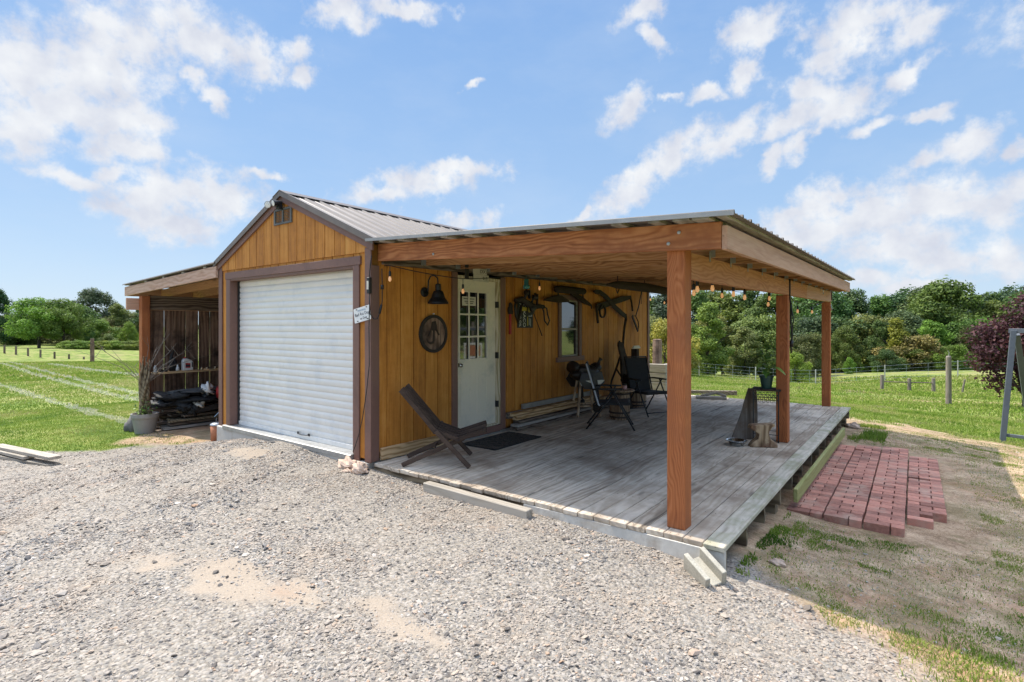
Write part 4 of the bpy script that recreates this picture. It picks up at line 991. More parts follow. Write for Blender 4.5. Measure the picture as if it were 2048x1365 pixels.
for (ex, ey, ez, w_) in ((-.1,-.75,1.62,.010),(-.2,-.95,1.50,.008),(-.1,-.45,1.35,.007),(-.1,.55,1.58,.011),(.0,.35,1.85,.012),(.1,.7,1.45,.009),(0,.95,1.62,.009),(.0,.2,1.55,.009),(-.2,.1,1.7,.008),(.1,1.1,1.35,.007),(.05,.5,1.2,.009),(.1,-.25,1.25,.007)):
    m1 = (ex*.3+rr.uniform(-.04,.04), ey*.35, 1.1+.2*(ez-1.1)); m2 = (ex*.7+rr.uniform(-.05,.05), ey*.72+rr.uniform(-.05,.05), 1.1+.62*(ez-1.1)+rr.uniform(-.02,.05))
    br.rnd().tube([(0,0,.85),m1,m2,(ex,ey,ez)], [w_*.9,w_*.65,w_*.42,w_*.2], 6)
    br.tube([m2,(m2[0]+rr.uniform(-.05,.05),m2[1]+.12*rr.choice((-1,1)),m2[2]+.18)], [w_*.6,w_*.25], 5)
br.build('branch', M['greyw_z'], pt)
def leafpatch(q, c, n, spread, size, seed, up=.6):
    rr = random.Random(seed)
    for k in range(n):
        p = Vector((c[0]+rr.gauss(0,spread[0]), c[1]+rr.gauss(0,spread[1]), c[2]+abs(rr.gauss(0,spread[2]))))
        d = Vector((rr.uniform(-1,1), rr.uniform(-1,1), rr.uniform(-.3,up))).normalized(); s = d.cross(Vector((0,0,1))).normalized()*size*.28; L = size*rr.uniform(.7,1.2)
        q.rnd(rr.random()); q.add([p, p+d*L*.5+s+Vector((0,0,.1*L)), p+d*L, p+d*L*.5-s+Vector((0,0,.1*L))], [(0,1,2,3)])
m, t = newmat('leaf_green')
rn = t.n('ShaderNodeAttribute', attribute_name='rnd').outputs['Fac']
c = t.ramp(rn, [(0,(.05,.13,.02)),(.5,(.13,.26,.04)),(1,(.26,.40,.08))])
df_ = t.n('ShaderNodeBsdfPrincipled', {'Base Color': c, 'Roughness': .45}); trl = t.n('ShaderNodeBsdfTranslucent', {'Color': c}); mx = t.n('ShaderNodeMixShader', {0: .3, 1: df_.outputs[0], 2: trl.outputs[0]}); t.n('ShaderNodeOutputMaterial', {0: mx.outputs[0]}); M['leaf'] = m
q = MB(); leafpatch(q, (.06,-.05,.33), 90, (.06,.06,.10), .06, 4); q.build('leaves', M['leaf'], pt, recalc=False)
blobthing('rock', 'darkstone', 'dark grey rock behind the grey planter at the lean-to post', 'rock', [((0,0,.12),(.15,.16,.19),61,.35)], loc=(-6.42, -.2, g1(-6.4,-.2)-.03))
cp = thing('clay_pot', 'orange clay pipe with a white lid beside the shed foundation corner', 'pot', (-3.86, .06, -.27))
q = MB(); q.lathe([(.08,0),(.085,.25),(.075,.25),(.07,.02),(0,.02)], (0,0,0), 20); q.build('pipe', M['terra'], cp, smooth=True)
q = MB(); q.lathe([(.088,.25),(.09,.27),(.06,.285),(0,.287)], (0,0,0), 20); q.build('lid', M['whitebucket'], cp, smooth=True)
# ================================================================== things on the shed walls
fl = thing('floodlight', 'twin-head floodlight mounted at the gable peak above the vent', 'lamp', (-1.80, -.045, 3.10))
q = MB(); q.box(-.045,.045,-.05,0,-.05,.05); q.box(-.03,.03,-.075,-.05,-.02,.02); q.build('junction_box', M['black'], fl, bevel=.006)
for sx_, tilt in ((-.12, 30), (.10, -5)):
    m3 = Matrix.Rotation(R(90+15), 3, 'X') @ Matrix.Rotation(R(tilt), 3, 'Y')
    q = MB(); q.tube([(sx_*.3,-.06,0),(sx_*.7,-.07,.0)], .01); q.lathe([(.02,-.05),(.025,-.03),(.04,.03),(.045,.05),(.04,.052),(0,.04)], (sx_*.8,-.10,.01), 16, m3); h_ = q.build('lamp_head', M['steel'] if sx_ < 0 else M['black'], fl, smooth=False)
    q = MB(); q.lathe([(.038,.0),(0,.004)], Vector((sx_*.8,-.10,.01))+m3@Vector((0,0,.052)), 16, m3); q.build('lens', M['white'], h_)
ds_ = thing('door_guard_sign', 'white metal plate sign reading Bad Ass Dog on Duty tilted on the shed corner', 'sign', (-.115, -.034, 1.655))
sg = Matrix.Rotation(R(10), 4, 'Y').inverted()
q = MB(); vs = [(-.148,-.072),(-.14,-.082),(.14,-.082),(.148,-.072),(.148,.072),(.14,.082),(-.14,.082),(-.148,.072)]
q.prism(vs, lambda x, z: sg @ Vector((x, 0, z)), lambda x, z: sg @ Vector((x, .002, z))); q.build('plate', M['white'], ds_)
q = MB(); m4 = sg @ Matrix.Translation((0,-.001,.0)) @ FRONT
q.text('Bad Ass Dog', .05, m4 @ Matrix.Translation((.0,.004,0)), .0006); q.text('on Duty', .038, m4 @ Matrix.Translation((.02,-.045,0)), .0006); q.build('lettering', M['ink'], ds_, recalc=False)
q = MB(); q.text('WARNING', .03, m4 @ Matrix.Translation((0,.047,0)), .0006); q.build('small_lettering', M['inkgrey'], ds_, recalc=False)
q = MB()
for x, z in ((-.09,.066),(.09,.066),(-.09,-.066),(.09,-.066)): c = sg @ Vector((x,-.001,z)); q.box(c.x-.012,c.x+.012,c.y-.001,c.y+.001,c.z-.005,c.z+.005)
q.build('bolt_hole', M['black'], ds_)
ob = thing('outlet_box', 'black outdoor socket box with pale label on the shed corner trim', 'socket', (.0, -.0, 1.97))
q = MB(); q.box(.0,.045,-.062,-.021,-.09,.09); q.build('box', M['black'], ob, bevel=.006)
q = MB(); q.box(.004,.036,-.0645,-.0625,-.045,.05); q.build('label', M['paper'], ob)
q = MB(); q.tube([(.02,-.04,1.88),(.03,-.045,1.75),(.02,-.045,1.5),(.02,-.04,1.1),(-.02,-.045,.8),(-.09,-.045,.5),(-.16,-.045,.3),(-.22,-.05,.16),(-.235,-.07,.10)], .005, 6); q.tube([(.02,-.04,2.06),(.025,-.03,2.2),(.04,-.025,2.3)], .005, 6)
tag(q.build('power_cord', M['black'], smooth=True), 'thin black cord running down the shed corner from the socket box to the door sill', 'cord')
q = MB(); q.tube([(.10,.07,2.16),(.105,.07,2.0),(.105,.07,1.80),(.10,.06,1.70),(.08,.02,1.60),(.05,-.0,1.60),(.03,-.04,1.66),(.025,-.045,1.9)], .006, 6); q.tube([(.105,.07,1.98),(.105,.07,1.93)], .02, 6); q.tube([(.102,.063,1.76),(.09,.045,1.66)], .014, 8)
tag(q.build('extension_lead', M['black'], smooth=True), 'looped black extension lead hanging beside the shed corner under the porch beam', 'cord')
# barn lamp
bl_ = thing('barn_lamp', 'black gooseneck barn lamp on the orange wall left of the entry door', 'lamp', (.0, .80, 1.98))
q = MB(); q.lathe([(.06,0),(.06,.02),(.045,.03),(0,.03)], (.001,0,-.04), 20, Matrix.Rotation(R(90),3,'Y')); q.build('wall_plate', M['black'], bl_)
q = MB(); q.tube([(.03,0,-.04),(.07,0,-.03),(.07,.01,.10),(.085,.03,.155),(.12,.06,.165),(.15,.085,.13),(.155,.09,.05)], .009, 8); q.build('arm', M['black'], bl_, smooth=True)
q = MB(); q.lathe([(.03,.06),(.036,.05),(.036,-.02),(.055,-.03),(.07,-.06),(.085,-.11),(.125,-.165),(.13,-.185),(.125,-.185),(.06,-.08),(.0,-.06)], (.155,.09,-.0), 28); q.build('shade', M['black'], bl_, smooth=False)
# round plaque
rp = thing('round_plaque', 'round dark wooden plaque with a black iron figure hanging beside the entry door', 'plaque', (.0, .945, 1.425))
RX = Matrix.Rotation(R(90),3,'Y')
q = MB(); q.lathe([(0,0),(.215,0),(.215,.016),(0,.016)], (.002,0,0), 36, RX, cap=False); q.build('disc', M['barn_z'], rp)
q = MB(); q.lathe([(.205,.0),(.235,.0),(.238,.03),(.20,.03),(.205,.0)], (.002,0,0), 40, RX, cap=False); q.build('rim', M['iron'], rp)
q = MB()
def flat(mb, poly, x0, x1): mb.prism(poly, lambda y, z: (x0, y, z), lambda y, z: (x1, y, z))
flat(q, [(-.03,.15),(.03,.16),(.05,.10),(.055,.05),(.02,.04),(-.02,.04),(-.045,.06)], .02, .03)
flat(q, [(-.045,.07),(-.03,.06),(-.08,-.03),(-.10,-.03)], .02, .028); flat(q, [(.045,.07),(.03,.05),(.085,-.02),(.10,-.01)], .02, .028)
flat(q, [(-.01,.05),(.01,.05),(.015,-.08),(.0,-.12),(-.06,-.13),(-.11,-.10),(-.12,-.06),(-.105,-.06),(-.09,-.09),(-.05,-.105),(-.015,-.09)], .02, .027)
q.build('figure', M['rust'], rp)
q = MB(); q.lathe([(.008,0),(.008,.02)], (.01,.0,.25), 8, RX); q.build('nail', M['white'], rp)
# licence-plate style sign above the door
lp = thing('old_licence_plate', 'pale old licence plate reading DIX1 013 leaning above the entry door', 'plate', (.045, 1.80, 2.205))
q = MB(); q.box(0,.004,-.16,.16,-.075,.02); q.box(0,.004,-.17,.12,.022,.10); q.build('plate', M['paper'], lp)
q = MB(); q.text('DIX1', .07, Matrix.Translation((.0048,.05,.062)) @ WALL, .0006); q.text('013', .065, Matrix.Translation((.0048,.08,-.028)) @ WALL, .0006); q.build('lettering', M['black'], lp, recalc=False)
lp.location.x = .068
q = MB(); q.lathe([(.0,.0),(.045,.0),(.05,.02),(.048,.05),(.036,.06),(.036,.13),(.025,.15),(0,.155)], (0,0,0), 18); q.tube([(0,0,.15),(0,0,.24)], .003, 5); tag(q.build('aqua_insulator', M['aqua'], smooth=True, loc=(.25, 2.61, 2.07)), 'aqua glass insulator hanging under the porch roof right of the door', 'insulator')
q = MB(); q.box(-.012,.012,-.035,.035,-.1,.03); q.box(-.0125,.0125,-.03,.03,.04,.1); tag(q.build('cord_plug', M['black'], loc=(.42,1.12,2.20), bevel=.008), 'black plug block hanging from the rafter above the entry door', 'plug')
# pipe wrench
pw = thing('pipe_wrench', 'red handled pipe wrench hung upright right of the entry door', 'wrench', (.006, 2.52, 1.64))
q = MB(); flat(q, [(-.02,-.24),(.02,-.24),(.018,.05),(.028,.12),(-.022,.12),(-.016,.05)], .0, .025); q.build('handle', M['red'], pw, bevel=.003)
q = MB(); flat(q, [(-.035,.06),(.05,.06),(.055,.10),(.035,.13),(.04,.19),(.0,.235),(-.02,.22),(-.03,.17),(-.05,.15),(-.05,.1)], .002, .034); q.build('jaw', M['rust'], pw, bevel=.003)
# enamel sign
es = thing('oil_sign', 'black oil company sign with sideways white letters and a yellow band on the wall', 'sign', (.004, 2.915, 1.70))
q = MB(); q.box(0,.006,-.205,.205,-.205,.20); q.build('board', M['black'], es)
ROT = Matrix.Rotation(R(-90), 4, 'Z')
q = MB(); q.text('TEXACO', .092, Matrix.Translation((.0068,-.03+.0,-.01)) @ WALL @ ROT, .0006); q.text('MOTOR OIL', .066, Matrix.Translation((.0068,-.135,-.01)) @ WALL @ ROT, .0006); q.build('lettering', M['white'], es, recalc=False)
q = MB(); flat(q, [(-.15,.055),(.03,.055),(.04,.11),(-.12,.12)], .0066, .0078); flat(q, [(.06,.06),(.10,.03),(.15,.05),(.16,.10),(.12,.13),(.07,.11)], .0066, .0078); q.text('66', .07, Matrix.Translation((.0068,.075,-.13)) @ WALL @ ROT, .0006) if False else None; flat(q, [(.05,-.17),(.07,-.17),(.07,-.03),(.05,-.03)], .0066, .0074); q.build('yellow_band', M['ylw'], es)
q = MB(); 
for a, b, z1, z2 in ((.095,.108,-.16,-.05),(.13,.145,-.18,-.06),(.08,.17,-.03,-.015),(.15,.18,-.03,.0)): flat(q, [(a,z1),(b,z1),(b,z2),(a,z2)], .0066, .0074)
q.build('pale_graphic', M['whitebucket'], es)
# harness hames
hn = thing('horse_harness', 'old horse hames and harness straps hooked over the top of the oil sign', 'harness', (.05, 2.9, 1.87))
q = MB(); q.tube([(0,-.30,.03),(.01,-.15,.06),(.01,.0,.0),(.0,.2,-.05),(.0,.34,-.03),(0,.46,-.04)], [.03,.045,.05,.045,.035,.03], 10); q.build('collar_bar', M['iron'], hn, smooth=True)
q = MB(); q.tube([(0,-.27,.05),(.02,-.33,-.05),(.02,-.30,-.20),(.01,-.24,-.28),(.01,-.2,-.18),(.02,-.17,-.03)], .022, 8); q.tube([(0,.42,-.03),(.02,.52,-.06),(.02,.54,-.15),(.02,.60,-.26),(.01,.56,-.33),(.01,.47,-.26),(.01,.45,-.12),(.0,.42,-.05)], .012, 8); q.tube([(.02,-.1,.05),(.05,-.08,.18),(.03,.02,.2),(.02,.03,.08)], .022, 8); q.tube([(.02,.1,.02),(.05,.16,.16),(.03,.24,.15),(.02,.24,-.02)], .018, 8); q.blob((.03,-.06,.16),(.04,.05,.05),4,.3); q.blob((.04,.16,.10),(.045,.06,.04),5,.3); q.blob((.03,.12,-.08),(.03,.06,.06),7,.4)
q.build('strap', M['leather'], hn, smooth=True)
q = MB(); q.tube([(.0,.15,-.1),(.01,.27,-.3),(.01,.40,-.50)], [.008,.007,.01], 6); q.build('rod', M['rust'], hn)
# doubletree
dt = thing('doubletree', 'dark wagon doubletree with a thick round bar hung above the side window', 'yoke', (.10, 4.12, 2.13))
q = MB(); q.tube([(0,-.49,0),(0,-.44,0),(0,.0,.005),(0,.42,.01),(0,.47,.01)], [.04,.06,.062,.06,.04], 12); q.build('bar', M['yoke'], dt, smooth=True)
q = MB(); flat(q, [(-.86,-.20),(-.80,-.17),(-.48,-.10),(-.30,-.10),(-.08,-.17),(-.08,-.20),(-.40,-.22)], -.02, .02); q.build('singletree', M['yoke'], dt, bevel=.01)
q = MB(); flat(q, [(.0,-.02),(.06,-.01),(.40,-.09),(.70,-.21),(.72,-.25),(.40,-.20),(.06,-.09),(.0,-.07)], -.02, .02); q.build('singletree', M['yoke'], dt, bevel=.01)
q = MB(); q.tube([(0,-.40,0),(0,-.40,-.13)], .012, 6); q.tube([(0,.40,0),(0,.42,-.12)], .012, 6); q.tube([(0,.71,-.22),(0,.72,-.29)], .012, 6); q.build('hook', M['rust'], dt)
# scythe
sy = thing('scythe', 'old scythe with curved dark snath leaning on the wall right of the window', 'scythe', (.08, 5.5, 1.5))
q = MB(); a_ = [(-.57,.66),(-.50,.70),(-.30,.70),(-.03,.62),(.30,.45),(.78,.27),(.82,.20),(.74,.18),(.25,.36),(-.05,.52),(-.3,.61),(-.5,.62)]
flat(q, a_, .0, .018); q.build('blade', M['iron'], sy, bevel=.003)
q = MB(); q.tube([(0,.80,.27),(.01,.78,.16),(.03,.68,.02),(.05,.60,-.15),(.07,.53,-.33),(.10,.42,-.47),(.15,.18,-.64),(.2,-.05,-.80),(.27,-.36,-.98),(.30,-.45,-1.05)], [.02,.03,.024,.022,.022,.02,.02,.019,.018,.016], 10); q.build('snath', M['yoke'], sy, smooth=True)
q = MB(); q.tube([(.09,.48,-.42),(.12,.30,-.30),(.13,.24,-.27)], [.016,.016,.018], 8); q.tube([(.2,-.02,-.79),(.16,.22,-.92),(.15,.28,-.95)], [.016,.016,.018], 8); q.build('grip', M['yoke'], sy, smooth=True)
# drawknife shaped saw handle
dw = thing('draw_blade', 'wide iron draw blade with two turned down handles on the far wall', 'tool', (.06, 5.8, 1.9))
q = MB(); flat(q, [(-.76,-.03),(-.70,.04),(-.20,.12),(.30,.22),(.76,.26),(.78,.22),(.72,.18),(.30,.10),(-.20,.01),(-.66,-.09)], .0, .02); q.build('blade', M['iron'], dw, bevel=.003)
q = MB(); q.tube([(.01,-.72,.0),(.02,-.72,-.15),(.02,-.68,-.32)], [.03,.022,.025], 8); q.build('handle', M['yoke'], dw); q = MB(); q.tube([(.01,.74,.22),(.02,.78,.10),(.02,.82,-.06)], [.022,.02,.02], 8); q.build('handle', M['yoke'], dw)
q = MB(); q.lathe([(.10,-.015),(.125,-.015),(.125,.015),(.10,.015),(.10,-.015)], (.03,-.52,-.10), 20, RX, cap=False); q.build('ring', M['iron'], dw)
# stirrup on a strap
sp = thing('hanging_stirrup', 'leather strap with a triangular stirrup hanging near the far end of the wall', 'stirrup', (.08, 6.9, 2.0))
q = MB(); q.tube([(0,.18,.30),(0,.03,-.05),(0,-.13,-.27)], .012, 6); q.tube([(0,.2,.3),(.0,.16,.0)], .006, 6); q.build('strap', M['leather'], sp)
q = MB(); q.tube([(0,-.13,-.26),(0,.0,-.38),(0,.02,-.5),(0,-.03,-.56)], .012, 6); q.beam((0,-.30,-.26),(0,-.01,-.58),.05,.02,(1,0,0)); q.tube([(0,-.30,-.26),(0,-.13,-.26)], .008, 6); q.build('stirrup', M['rust'], sp)
# long bar hung under the rafters
q = MB(); q.tube([(0,-1.2,-.0),(0,-.9,.015),(0,0,.03),(0,.9,.02),(0,1.25,0)], [.015,.055,.07,.06,.03], 10); q.tube([(0,.0,.03),(0,.0,.14)], .006, 5); q.tube([(0,-.9,0),(0,-.9,.14)], .006, 5); q.tube([(0,-.95,-.04),(0,-.9,-.1),(0,-.85,-.04)], .008, 5); tag(q.build('wagon_tongue', M['yoke'], smooth=True, loc=(1.55,3.85,2.075)), 'long tapered black wooden bar slung under the porch rafters', 'beam')

# ================================================================== string lights
def bulbs(name, pts, wires, label):
    r = thing(name, label, 'string lights', (0,0,0))
    q = MB()
    for wr in wires: q.tube(wr, .0055, 6)
    for (x, y, z) in pts: q.tube([(x,y,z+.13),(x,y,z+.06)], .004, 5)
    q.build('cable', M['black'], r)
    for (x, y, z) in pts:
        q = MB(); q.lathe([(.009,.07),(.014,.058),(.015,.018),(.013,.01),(0,.01)], (x,y,z), 12); s_ = q.build('socket', M['black'], r)
        q = MB(); q.lathe([(.010,.012),(.014,-.003),(.018,-.02),(.0165,-.034),(.009,-.046),(0,-.049)], (x,y,z), 14); q.build('bulb', M['bulb'], s_, smooth=True)
    return r
def sag(a, b, s, n=8):
    return [(a[0]+(b[0]-a[0])*k/n, a[1]+(b[1]-a[1])*k/n, a[2]+(b[2]-a[2])*k/n-s*4*(k/n)*(1-k/n)) for k in range(n+1)]
pA = [(.20,.10,2.06), (.42,1.05,1.965), (.38,2.76,2.10)]
bulbs('string_lights', pA, [sag((.07,.13,2.2),(.20,.10,2.19),.0), sag((.20,.10,2.19),(.42,1.05,2.10),.015), sag((.42,1.05,2.10),(.36,2.1,2.215),.01), sag((.36,2.1,2.215),(.38,2.76,2.23),.02), sag((.38,2.76,2.23),(.4,3.6,2.25),.0)], 'string of clear bulbs along the orange wall over the entry door')
pB = [(3.25,1.12,1.875), (3.15,1.32,1.855), (3.33,1.3,1.89), (3.0,2.75,1.90), (3.33,2.0,1.87), (3.33,2.44,1.855), (3.30,3.78,1.90), (3.25,3.95,1.83)]
bulbs('string_lights', pB, [sag(pB[0][:2]+(2.0,),pB[1][:2]+(1.985,),0), sag(pB[0][:2]+(2.0,),pB[2][:2]+(2.02,),.0), sag(pB[2][:2]+(2.02,),pB[4][:2]+(2.0,),.01), sag(pB[4][:2]+(2.0,),pB[5][:2]+(1.985,),.0), sag(pB[5][:2]+(1.985,),pB[6][:2]+(2.03,),.02), sag(pB[6][:2]+(2.03,),pB[7][:2]+(1.96,),0), sag(pB[1][:2]+(1.985,),pB[3][:2]+(2.03,),.02)], 'string of lit warm bulbs along the inside of the header between the two nearest posts')
pC = [(3.35,5.46,1.77), (3.35,6.82,1.79)]
bulbs('string_lights', pC, [sag((3.44,4.1,1.95),(3.35,5.46,1.90),.03), sag((3.35,5.46,1.90),(3.35,6.82,1.92),.02), sag((3.35,6.82,1.92),(3.42,7.9,2.0),.02)], 'string of clear bulbs hanging between the middle and the far post')
pD = [(-.05,7.86,2.15), (.34,7.7,2.06)]
bulbs('string_lights', pD, [sag((-.05,7.86,2.28),(.34,7.7,2.19),.01), sag((.34,7.7,2.19),(1.5,7.8,2.30),.05), sag((1.5,7.8,2.30),(3.35,7.85,2.10),.05)], 'string of clear bulbs across the far end of the porch by the shed corner')
q = MB(); q.tube([(3.495,4.02,2.18),(3.497,4.02,2.05),(3.495,4.03,1.88),(3.50,4.10,1.80),(3.49,4.12,1.6),(3.51,4.12,1.4),(3.495,4.12,1.28),(3.50,4.10,1.16)], .012, 8); q.tube([(3.50,4.06,1.83),(3.52,4.14,1.6),(3.50,4.12,1.32)], .008, 6); q.tube([(3.50,4.12,1.33),(3.50,4.12,1.25)], .024, 8); tag(q.build('cord', M['black'], smooth=True), 'knotted black cord dangling from the header at the middle post', 'cord')
q = MB(); q.tube([(3.495,8.08,2.28),(3.50,8.10,2.15),(3.495,8.11,2.02)], .010, 6); tag(q.build('strap', M['black'], smooth=True), 'short black strap at the far end of the header', 'strap')
q = MB(); q.tube([(3.498,8.0,1.93),(3.51,7.97,1.88),(3.51,8.0,1.82),(3.51,8.03,1.85),(3.50,8.03,1.90)], .006, 6); tag(q.build('steel_hook', M['stainless'], smooth=True), 'small shiny steel hook on the far post', 'hook')
q = MB(); q.tube([(3.64,5.9,2.12),(3.64,5.87,2.08),(3.64,5.9,2.03),(3.64,5.94,2.06)], .006, 6); tag(q.build('steel_hook', M['stainless'], smooth=True), 'small shiny steel hook under the rafters between header and fascia', 'hook')

# ================================================================== furniture on the deck
# folding slat chair
ang = R(40)
sch = thing('folding_slat_chair', 'dark brown folding slat chair leaning back by the shed corner', 'chair', (.30, .24, 0), ang)
rr = random.Random(9)
def bow(p0, p1, p2, n=7):  # seat and back slat follow one bent line
    return None
nsl = 9; Wc = .50
for k in range(nsl):
    yy = -Wc/2+Wc*k/(nsl-1); outer = k in (0, nsl-1); par = k % 2
    q = MB().rnd(rr.random())
    if par == 0:   # back slat that goes on down as the front leg
        top = (-.02, yy, .83+.015*rr.random()) ; 
        q.beam(top, (.36, yy, .385), .020, .045); q.beam((.35, yy, .395), (.60, yy, .30), .020, .042)
        if k in (2, 6, 0, 8): pass
    else:
        q.beam((.02, yy, .80), (.34, yy, .37), .020, .042); q.beam((.33, yy, .375), (.62, yy, .285), .020, .042)
    q.build('back_slat', M['chairw'], sch, bevel=.003)
    q = MB().rnd(rr.random())
    if par == 0: q.beam((.57, yy, .295), (.90, yy, .40), .022, .042); q.build('seat_slat', M['chairw'], sch, bevel=.003)
for yy, lab in ((-.28, 0), (.28, 1)):
    q = MB().rnd(.8); q.beam((.30, yy, .415), (.76, yy, .0), .024, .05, (0,0,1)) if False else q.beam((.36, yy, .40), (.72, yy*1.05, .012), .024, .05); q.build('leg', M['chairw'], sch, bevel=.004)
for yy in (-.20, .20):
    q = MB().rnd(.9); q.beam((.66, yy, .31), (-.01, yy, .02), .024, .05); q.build('leg', M['chairw'], sch, bevel=.004)
q = MB(); q.tube([(.60,-.29,.300),(.60,.29,.300)], .008, 6); q.tube([(.37,-.29,.385),(.37,.29,.385)], .008, 6); q.tube([(.87,-.27,.392),(.87,.27,.392)], .008, 6); q.tube([(.33,-.22,.17),(.33,.22,.17)], .008, 6); q.build('rod', M['rust'], sch)
# doormat
dm = thing('doormat', 'black patterned rubber doormat in front of the entry door', 'doormat', (.46, 1.78, .002), R(0))
q = MB(); q.box(-.26, .26, -.48, .48, 0, .008); q.build('mat', M['doormat'], dm)
q = MB()
q.box(-.28,-.262,-.50,.50,0,.014); q.box(.262,.28,-.50,.50,0,.014); q.box(-.26,.26,-.50,-.482,0,.014); q.box(-.26,.26,.482,.50,0,.014)
for k in range(-4, 5):
    for s_ in (1, -1):
        a = Vector((-.26, k*.12-.06*s_*2, .009)); b = Vector((.26, k*.12+.06*s_*2, .009))
        if abs(a.y) < .49 and abs(b.y) < .49: q.beam(a, b, .012, .008)
q.build('border', M['rubber'], dm)
# lumber along the wall
def board(name, x, y0, y1, z, w_, h_, mat, label, rz=0):
    q = MB().rnd(); q.box(-w_/2, w_/2, 0, y1-y0, 0, h_); return tag(q.build(name, M[mat], bevel=.003, loc=(x, y0, z), rot=(0,0,R(rz))), label, 'board')
board('lumber_board', .15, 2.43, 6.4, .003, .14, .04, 'darkw_y', 'lowest dark grey board lying along the wall right of the door')
board('lumber_board', .13, 2.47, 6.2, .045, .14, .038, 'greyw_y', 'grey board lying second from the bottom along the wall')
board('lumber_board', .11, 2.55, 6.0, .085, .12, .038, 'darkw_y', 'thin dark board third from the bottom along the wall', .3)
board('lumber_board', .10, 2.52, 5.6, .135, .10, .06, 'pine_y', 'fresh yellow pine board on the stack along the wall', .3)
board('lumber_board', .075, 2.44, 5.2, .20, .09, .045, 'pine_y', 'upper fresh pine board just under the pale metal channel', .2)
board('lumber_board', .05, 2.40, 2.75, .165, .05, .09, 'darkw_y', 'short dark offcut stick poking out by the door casing')
q = MB(); q.box(0,.035,0,2.1,0,.075); q.box(.004,.031,-.001,0,.01,.065); tag(q.build('metal_channel', M['silver'], bevel=.004, loc=(.03, 2.78, .262)), 'pale grey metal channel lying on top of the boards along the wall', 'channel')
# pine stand with saddle
stl = thing('saddle_stand', 'light pine four-legged stand carrying the black saddle', 'stand', (.31, 4.25, 0), R(50))
q = MB(); q.rnd().box(-.17,.17,-.13,.13,.60,.635); q.build('top', M['pine_y'], stl, bevel=.004)
for sx_ in (-1, 1):
    for sy_ in (-1, 1):
        q = MB().rnd(); q.beam((sx_*.12, sy_*.09, .60), (sx_*.20, sy_*.17, .0), .035, .035, (0,1,0)); q.build('leg', M['pine_z'], stl, bevel=.004)
for sy_ in (-1, 1):
    q = MB().rnd(); q.beam((-.175, sy_*.145, .18), (.175, sy_*.145, .18), .022, .03); q.build('rung', M['pine_z'], stl, bevel=.003)
sdl = thing('saddle', 'black western saddle on the pine stand below the window', 'saddle', (.33, 4.22, .64), R(62))
q = MB()
q.blob((-.02,0,.10),(.27,.19,.14),71,.18,22,14); q.blob((-.25,0,.20),(.07,.17,.10),72,.15,16,10); q.blob((.20,0,.17),(.08,.12,.09),73,.15,16,10)
q.build('seat', M['leather'], sdl, smooth=True)
q = MB(); q.tube([(.24,0,.20),(.28,0,.29),(.31,0,.32)], [.035,.022,.035], 10); q.build('horn', M['leather'], sdl, smooth=True)
for sy_ in (-1, 1):
    q = MB(); q.prism([(-.20,.10),(.20,.12),(.24,-.06),(.10,-.18),(-.16,-.16),(-.26,-.02)], lambda x, z, s_=sy_: (x, s_*(.19+.03*(z < 0)), z), lambda x, z, s_=sy_: (x, s_*(.175+.03*(z < 0)), z)); q.build('skirt', M['leather'], sdl, bevel=.004)
    q = MB(); q.beam((.02, sy_*.225, .05), (.06, sy_*.25, -.36), .02, .11, (1,0,0)); q.build('fender', M['leather'], sdl, bevel=.004)
    q = MB(); q.tube([(.06,sy_*.25,-.36),(-.01,sy_*.25,-.42),(-.015,sy_*.25,-.50),(.13,sy_*.25,-.50),(.125,sy_*.25,-.42),(.06,sy_*.25,-.36)], .014, 6); q.blob((.06,sy_*.25,-.48),(.07,.05,.07),74,.2); q.build('stirrup', M['iron'] if sy_ < 0 else M['leather'], sdl, smooth=True)
q = MB(); q.prism([(-.26,-.02),(.24,-.02),(.20,-.10),(-.22,-.10)], lambda x, z: (x, -.215, z), lambda x, z: (x, -.205, z)); q.build('fleece', M['paper'], sdl)
# folding patio chairs
def patio(label, loc, rz, pale=False):
    c = thing('patio_chair', label, 'chair', loc, rz)
    q = MB(); bx = lambda x, z: (x, z)
    q.prism([(-.30,.95),(-.285,.955),(-.12,.36),(-.135,.355)], lambda x, z: (x, -.215, z), lambda x, z: (x, .215, z)); q.build('backrest', M['blackcloth'], c)
    q = MB(); q.prism([(-.12,.385),(.32,.41),(.345,.385),(.33,.36),(-.12,.355)], lambda x, z: (x, -.215, z), lambda x, z: (x, .215, z)); q.build('seat', M['blackcloth'], c, bevel=.004)
    for s_ in (-1, 1):
        y = s_*.235
        q = MB(); q.tube([(-.30,y,.97),(-.12,y,.37),(-.10,y,.35)], .012, 8); q.build('back_rail', M['whitebucket'] if (pale and s_ < 0) else M['black'], c, smooth=True)
        q = MB(); q.tube([(.05,y*1.08,.60),(.40,y*1.08,.0)], .012, 8); q.build('leg', M['black'], c, smooth=True)
        q = MB(); q.tube([(.14,y,.60),(-.05,y,.33),(-.30,y,.0)], .012, 8); q.build('leg', M['black'], c, smooth=True)
        q = MB(); q.tube([(-.21,y*1.1,.59),(-.1,y*1.12,.60),(.22,y*1.12,.60)], .014, 8); q.build('armrest', M['black'], c, smooth=True)
    q = MB(); q.tube([(-.30,-.235,.97),(-.30,.235,.97)], .012, 8); q.tube([(-.26,-.235,.05),(-.26,.235,.05)], .009, 6); q.tube([(.36,-.25,.06),(.36,.25,.06)], .009, 6); q.build('crossbar', M['black'], c, smooth=True)
    return c
patio('black folding patio chair with a pale back rail, seen side on by the barrel table', (1.09, 3.52, 0), math.atan2(.46, .89), True)
patio('black folding patio chair with broad mesh back near the far corner of the wall', (1.02, 5.12, 0), math.atan2(-.48, .87))
